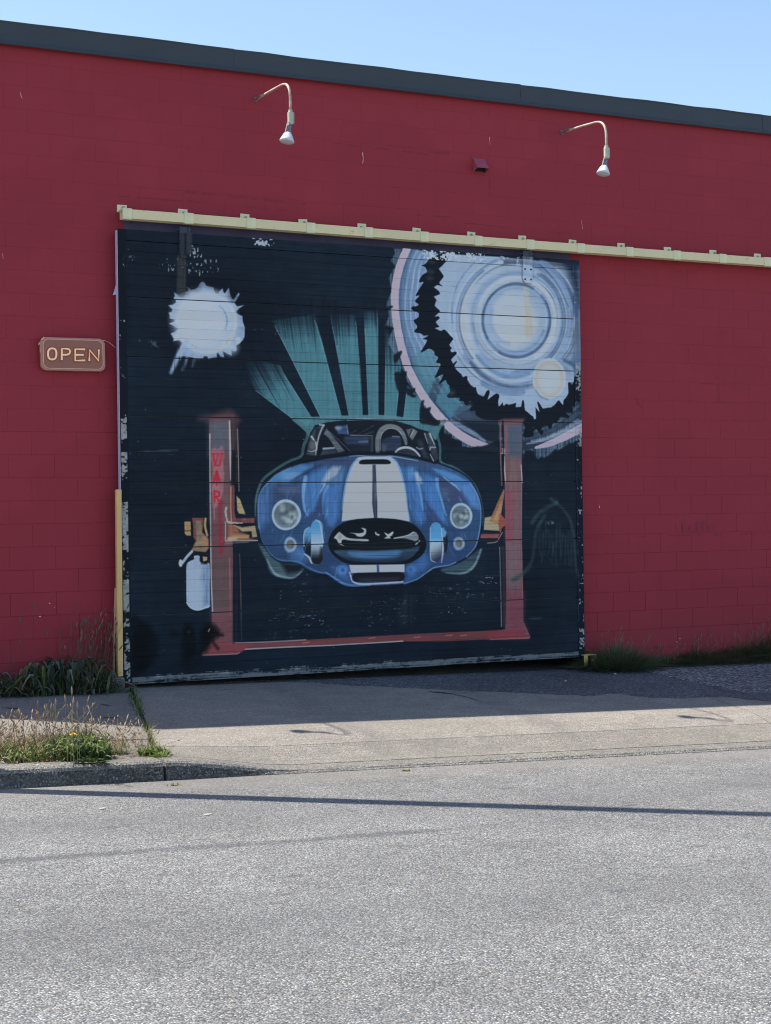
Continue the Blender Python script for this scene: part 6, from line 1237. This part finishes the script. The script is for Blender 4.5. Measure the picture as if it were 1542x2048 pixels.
def small(px, py, rad, n, h, label, mats=(0, 2), fn=z_pave):
    q = Plant(int(px)); R_2 = q.R; g_ = on_ground(px, py, fn)
    for _ in range(n):
        a = U_(R_2, 0, TAU); r_ = rad*R_2.random(); q.blade(g_[0]+r_*math.cos(a), g_[1]+.4*r_*math.sin(a), g_[2]-.004, U_(R_2, .3, 1)*h, U_(R_2, .01, .04), U_(R_2, .004, .008), U_(R_2, 0, TAU), R_2.choice(mats), 3, True)
    q.build('weed_sprig', label, 'weed')
small(347, 1571, .05, 36, .03, 'small green sprig at the foot of the kerb on the road', (2, 2, 3), z_road)
small(813, 1542, .045, 40, .032, 'small green sprig in the gutter in the middle of the driveway lip', (0, 2, 3), z_road)
small(815, 1519, .05, 30, .022, 'flat moss sprig in the seam above the driveway gutter', (0, 3, 5))
q = Plant(77); R = q.R
for _ in range(420):
    x = U_(R, .2, 5.0); d_ = .5+.5*math.sin(x*5.1)*math.sin(x*2.3+1); 
    if R.random() > d_: continue
    q.blade(x, -3.727+U_(R, -.008, .006), z_pave(x, -3.73)-.012, U_(R, .012, .028), U_(R, .005, .025), U_(R, .004, .008), U_(R, 0, TAU), R.choice((0, 3, 5, 0)), 2)
q.build('seam_moss', 'thin line of moss growing along the seam behind the driveway kerb', 'moss', None, 'stuff')
q = Plant(78); R = q.R                                            # litter of dead leaves on the verge
for _ in range(320):
    x, y = R.gauss(-1.6, .55), U_(R, -3.73, -3.3)
    if x > -.78: continue
    q.blade(x, y, z_pave(x, y)-.004, U_(R, .004, .014), U_(R, .015, .05), U_(R, .006, .014), U_(R, 0, TAU), R.choice((6, 6, 3, 4)), 2, True)
q.build('leaf_litter', 'brown leaf litter and straw scattered on the verge soil', 'litter', None, 'stuff')
# dandelion
gd_ = gpt(147, 1521); dan = empty('dandelion', (gd_[0], gd_[1], gd_[2]-.01), 'single yellow dandelion flower above the green weed on the verge', 'flower')
hd = (1521-1471)/292.0; b = MB(); b.tube([(0, 0, 0), (.004, 0, hd*.5), (.0, 0, hd)], .003, 6); b.build('stem', M_LIME, dan)
M_PETAL = simple('dandelion_petal', (0.75, 0.47, 0.02), 0.6, 0.2, 60)
b = MB(); R = random.Random(9)
for ring_, n_, el_ in ((0, 18, .15), (1, 14, .55), (2, 10, 1.0)):
    for k in range(n_):
        a = TAU*k/n_+ring_*.2; L_ = .024-.004*ring_; c_, s_ = math.cos(a), math.sin(a); ce, se = math.cos(el_), math.sin(el_); wv_ = .003
        b.add([(-s_*wv_*.5, c_*wv_*.5, hd), (s_*wv_*.5, -c_*wv_*.5, hd), (c_*L_*ce+s_*wv_, s_*L_*ce-c_*wv_, hd+L_*se), (c_*L_*ce-s_*wv_, s_*L_*ce+c_*wv_, hd+L_*se)], [(0, 1, 2, 3)])
b.build('flower_head', M_PETAL, dan)
# right wall: one bushy tuft, then a fringe
def tuft(seed, px, py, rad, n, h, name, label, mats=(0, 1, 1, 5), dry=.1):
    q = Plant(seed); R = q.R; g_ = gpt(px, py)
    for _ in range(n):
        a = U_(R, 0, TAU); r_ = rad*math.sqrt(R.random()); x = g_[0]+r_*math.cos(a); y = min(-.015, g_[1]+r_*.45*math.sin(a)); e = 1-.55*(r_/rad)**2
        az = a+U_(R, -.7, .7); lean = U_(R, .02, .20)+.20*r_/rad
        if y > -.12 and math.sin(az) > 0: az = -az
        q.blade(x, y, z_pave(x, y)-.01, h*e*U_(R, .35, 1.05), lean, U_(R, .006, .015), az, R.choice(mats), 4)
    for _ in range(int(n*dry)):
        a = U_(R, 0, TAU); r_ = rad*R.random(); q.stem(g_[0]+r_*math.cos(a), min(-.02, g_[1]+r_*.3*math.sin(a)), g_[2], h*U_(R, .7, 1.15), U_(R, 0, .14), U_(R, 3.3, 6.1), 8, .003, 8, .007, .04)
    return q.build(name, label, 'grass')
tuft(41, 1238, 1340, .34, 3000, .36, 'grass_tuft', 'bushy dark green grass tuft at the right foot of the mural door', (7, 7, 0, 7, 1, 9, 5), .006)
for i, (px, py, rad, n, h, lb) in enumerate(((1330, 1330, .30, 1300, .19, 'low brownish grass fringe just right of the bushy tuft by the door'), (1400, 1327, .32, 1700, .25, 'mid height green grass clump along the red wall between low fringe and right clump'), (1475, 1323, .34, 1900, .28, 'tall grass clump by the red wall with brownish tips, inside the right frame edge'), (1540, 1319, .38, 2300, .38, 'tallest grass clump against the red wall, cut by the right edge of the photo'))):
    tuft(50+i, px, py, rad, n, h, 'grass_tuft', lb, (7, 0, 0, 1, 8, 5), .012)
q = Plant(60); R = q.R; ga, gb_ = gpt(1282, 1334), gpt(1542, 1322)
for _ in range(1100):
    t_ = R.random(); x = lerp(ga[0], gb_[0]+.3, t_); y = min(-.02, lerp(ga[1], gb_[1], t_)+U_(R, -.07, .08)); q.blade(x, y, z_pave(x, y)-.005, U_(R, .05, .15), U_(R, .02, .09), U_(R, .006, .013), -U_(R, .2, 2.9), R.choice((7, 7, 0, 8, 8)), 3)
q.build('grass_fringe', 'continuous short dark grass along the foot of the red wall on the right', 'grass', None, 'stuff')
q = Plant(61); R = q.R
for _ in range(240):
    g_ = gpt(U_(R, 1150, 1232), U_(R, 1328, 1340)); q.blade(g_[0], g_[1], g_[2]+.004, U_(R, .006, .05), U_(R, .03, .13), U_(R, .003, .005), U_(R, 0, TAU), R.choice((5, 5, 3, 4)), 4)
q.build('dead_grass', 'flattened dead grass under the yellow floor guide at the door corner', 'grass')
# litter
for i, (px, py, s_, lb, cat_) in enumerate(((1230, 1350, .014, 'small white pebble on the dark asphalt patch below the bushy tuft', 'pebble'), (1131, 1364, .012, 'small white pebble on the asphalt patch below the door right part', 'pebble'), (4, 1528, .018, 'pale grey stone on the verge at the left edge of the photo', 'stone'), (77, 1531, .013, 'pale green stone among leaf litter near the kerb edge', 'stone'), (415, 1630, .016, 'flat white scrap on the road near the pebbly gutter', 'scrap'), (205, 1618, .016, 'thin white scrap on the road below the left kerb', 'scrap'))):
    fn = z_road if py > 1580 else z_pave; g_ = on_ground(px, py, fn); R = random.Random(i); bm = bmesh.new(); bmesh.ops.create_icosphere(bm, subdivisions=2, radius=s_)
    for w_ in bm.verts: w_.co *= R.uniform(.85, 1.15); w_.co.z *= .55 if cat_ != 'scrap' else .12; w_.co.x *= 1.4 if cat_ == 'scrap' else 1
    me = bpy.data.meshes.new(cat_); bm.to_mesh(me); bm.free()
    o = link(cat_, me, simple('pale_stone', (0.42, 0.41, 0.37), 0.7, 0.2, 30), None, (g_[0], g_[1], g_[2]+s_*.3+(.008 if py < 1370 else 0))); tag(o, lb, cat_)
# loose grit in the gutter
q = MB(); R = random.Random(91)
for _ in range(2600):
    g_ = on_ground(R.gauss(455, 75), R.gauss(1616, 14), z_road) if R.random() < .45 else None
    if g_ is None: x = U_(R, -.6, 5.0); y = -3.985-abs(R.gauss(0, .14)); g_ = (x, y, z_road(x, y))
    s_ = U_(R, .0025, .0065); a = U_(R, 0, TAU); c_, d_ = math.cos(a)*s_, math.sin(a)*s_
    q.add([(g_[0]+c_, g_[1]+d_, g_[2]-.001), (g_[0]-d_, g_[1]+c_, g_[2]-.001), (g_[0]-c_, g_[1]-d_, g_[2]-.001), (g_[0]+d_, g_[1]-c_, g_[2]-.001), (g_[0]+c_*.3, g_[1]+d_*.2, g_[2]+s_*.9)], [(0, 1, 4), (1, 2, 4), (2, 3, 4), (3, 0, 4)])
o = q.build('gutter_grit', simple('grit', (0.30, 0.28, 0.25), 0.9, 0.5, 90, obj=False)); tag(o, 'loose grit gathered along the gutter of the road', 'grit', None, 'stuff')
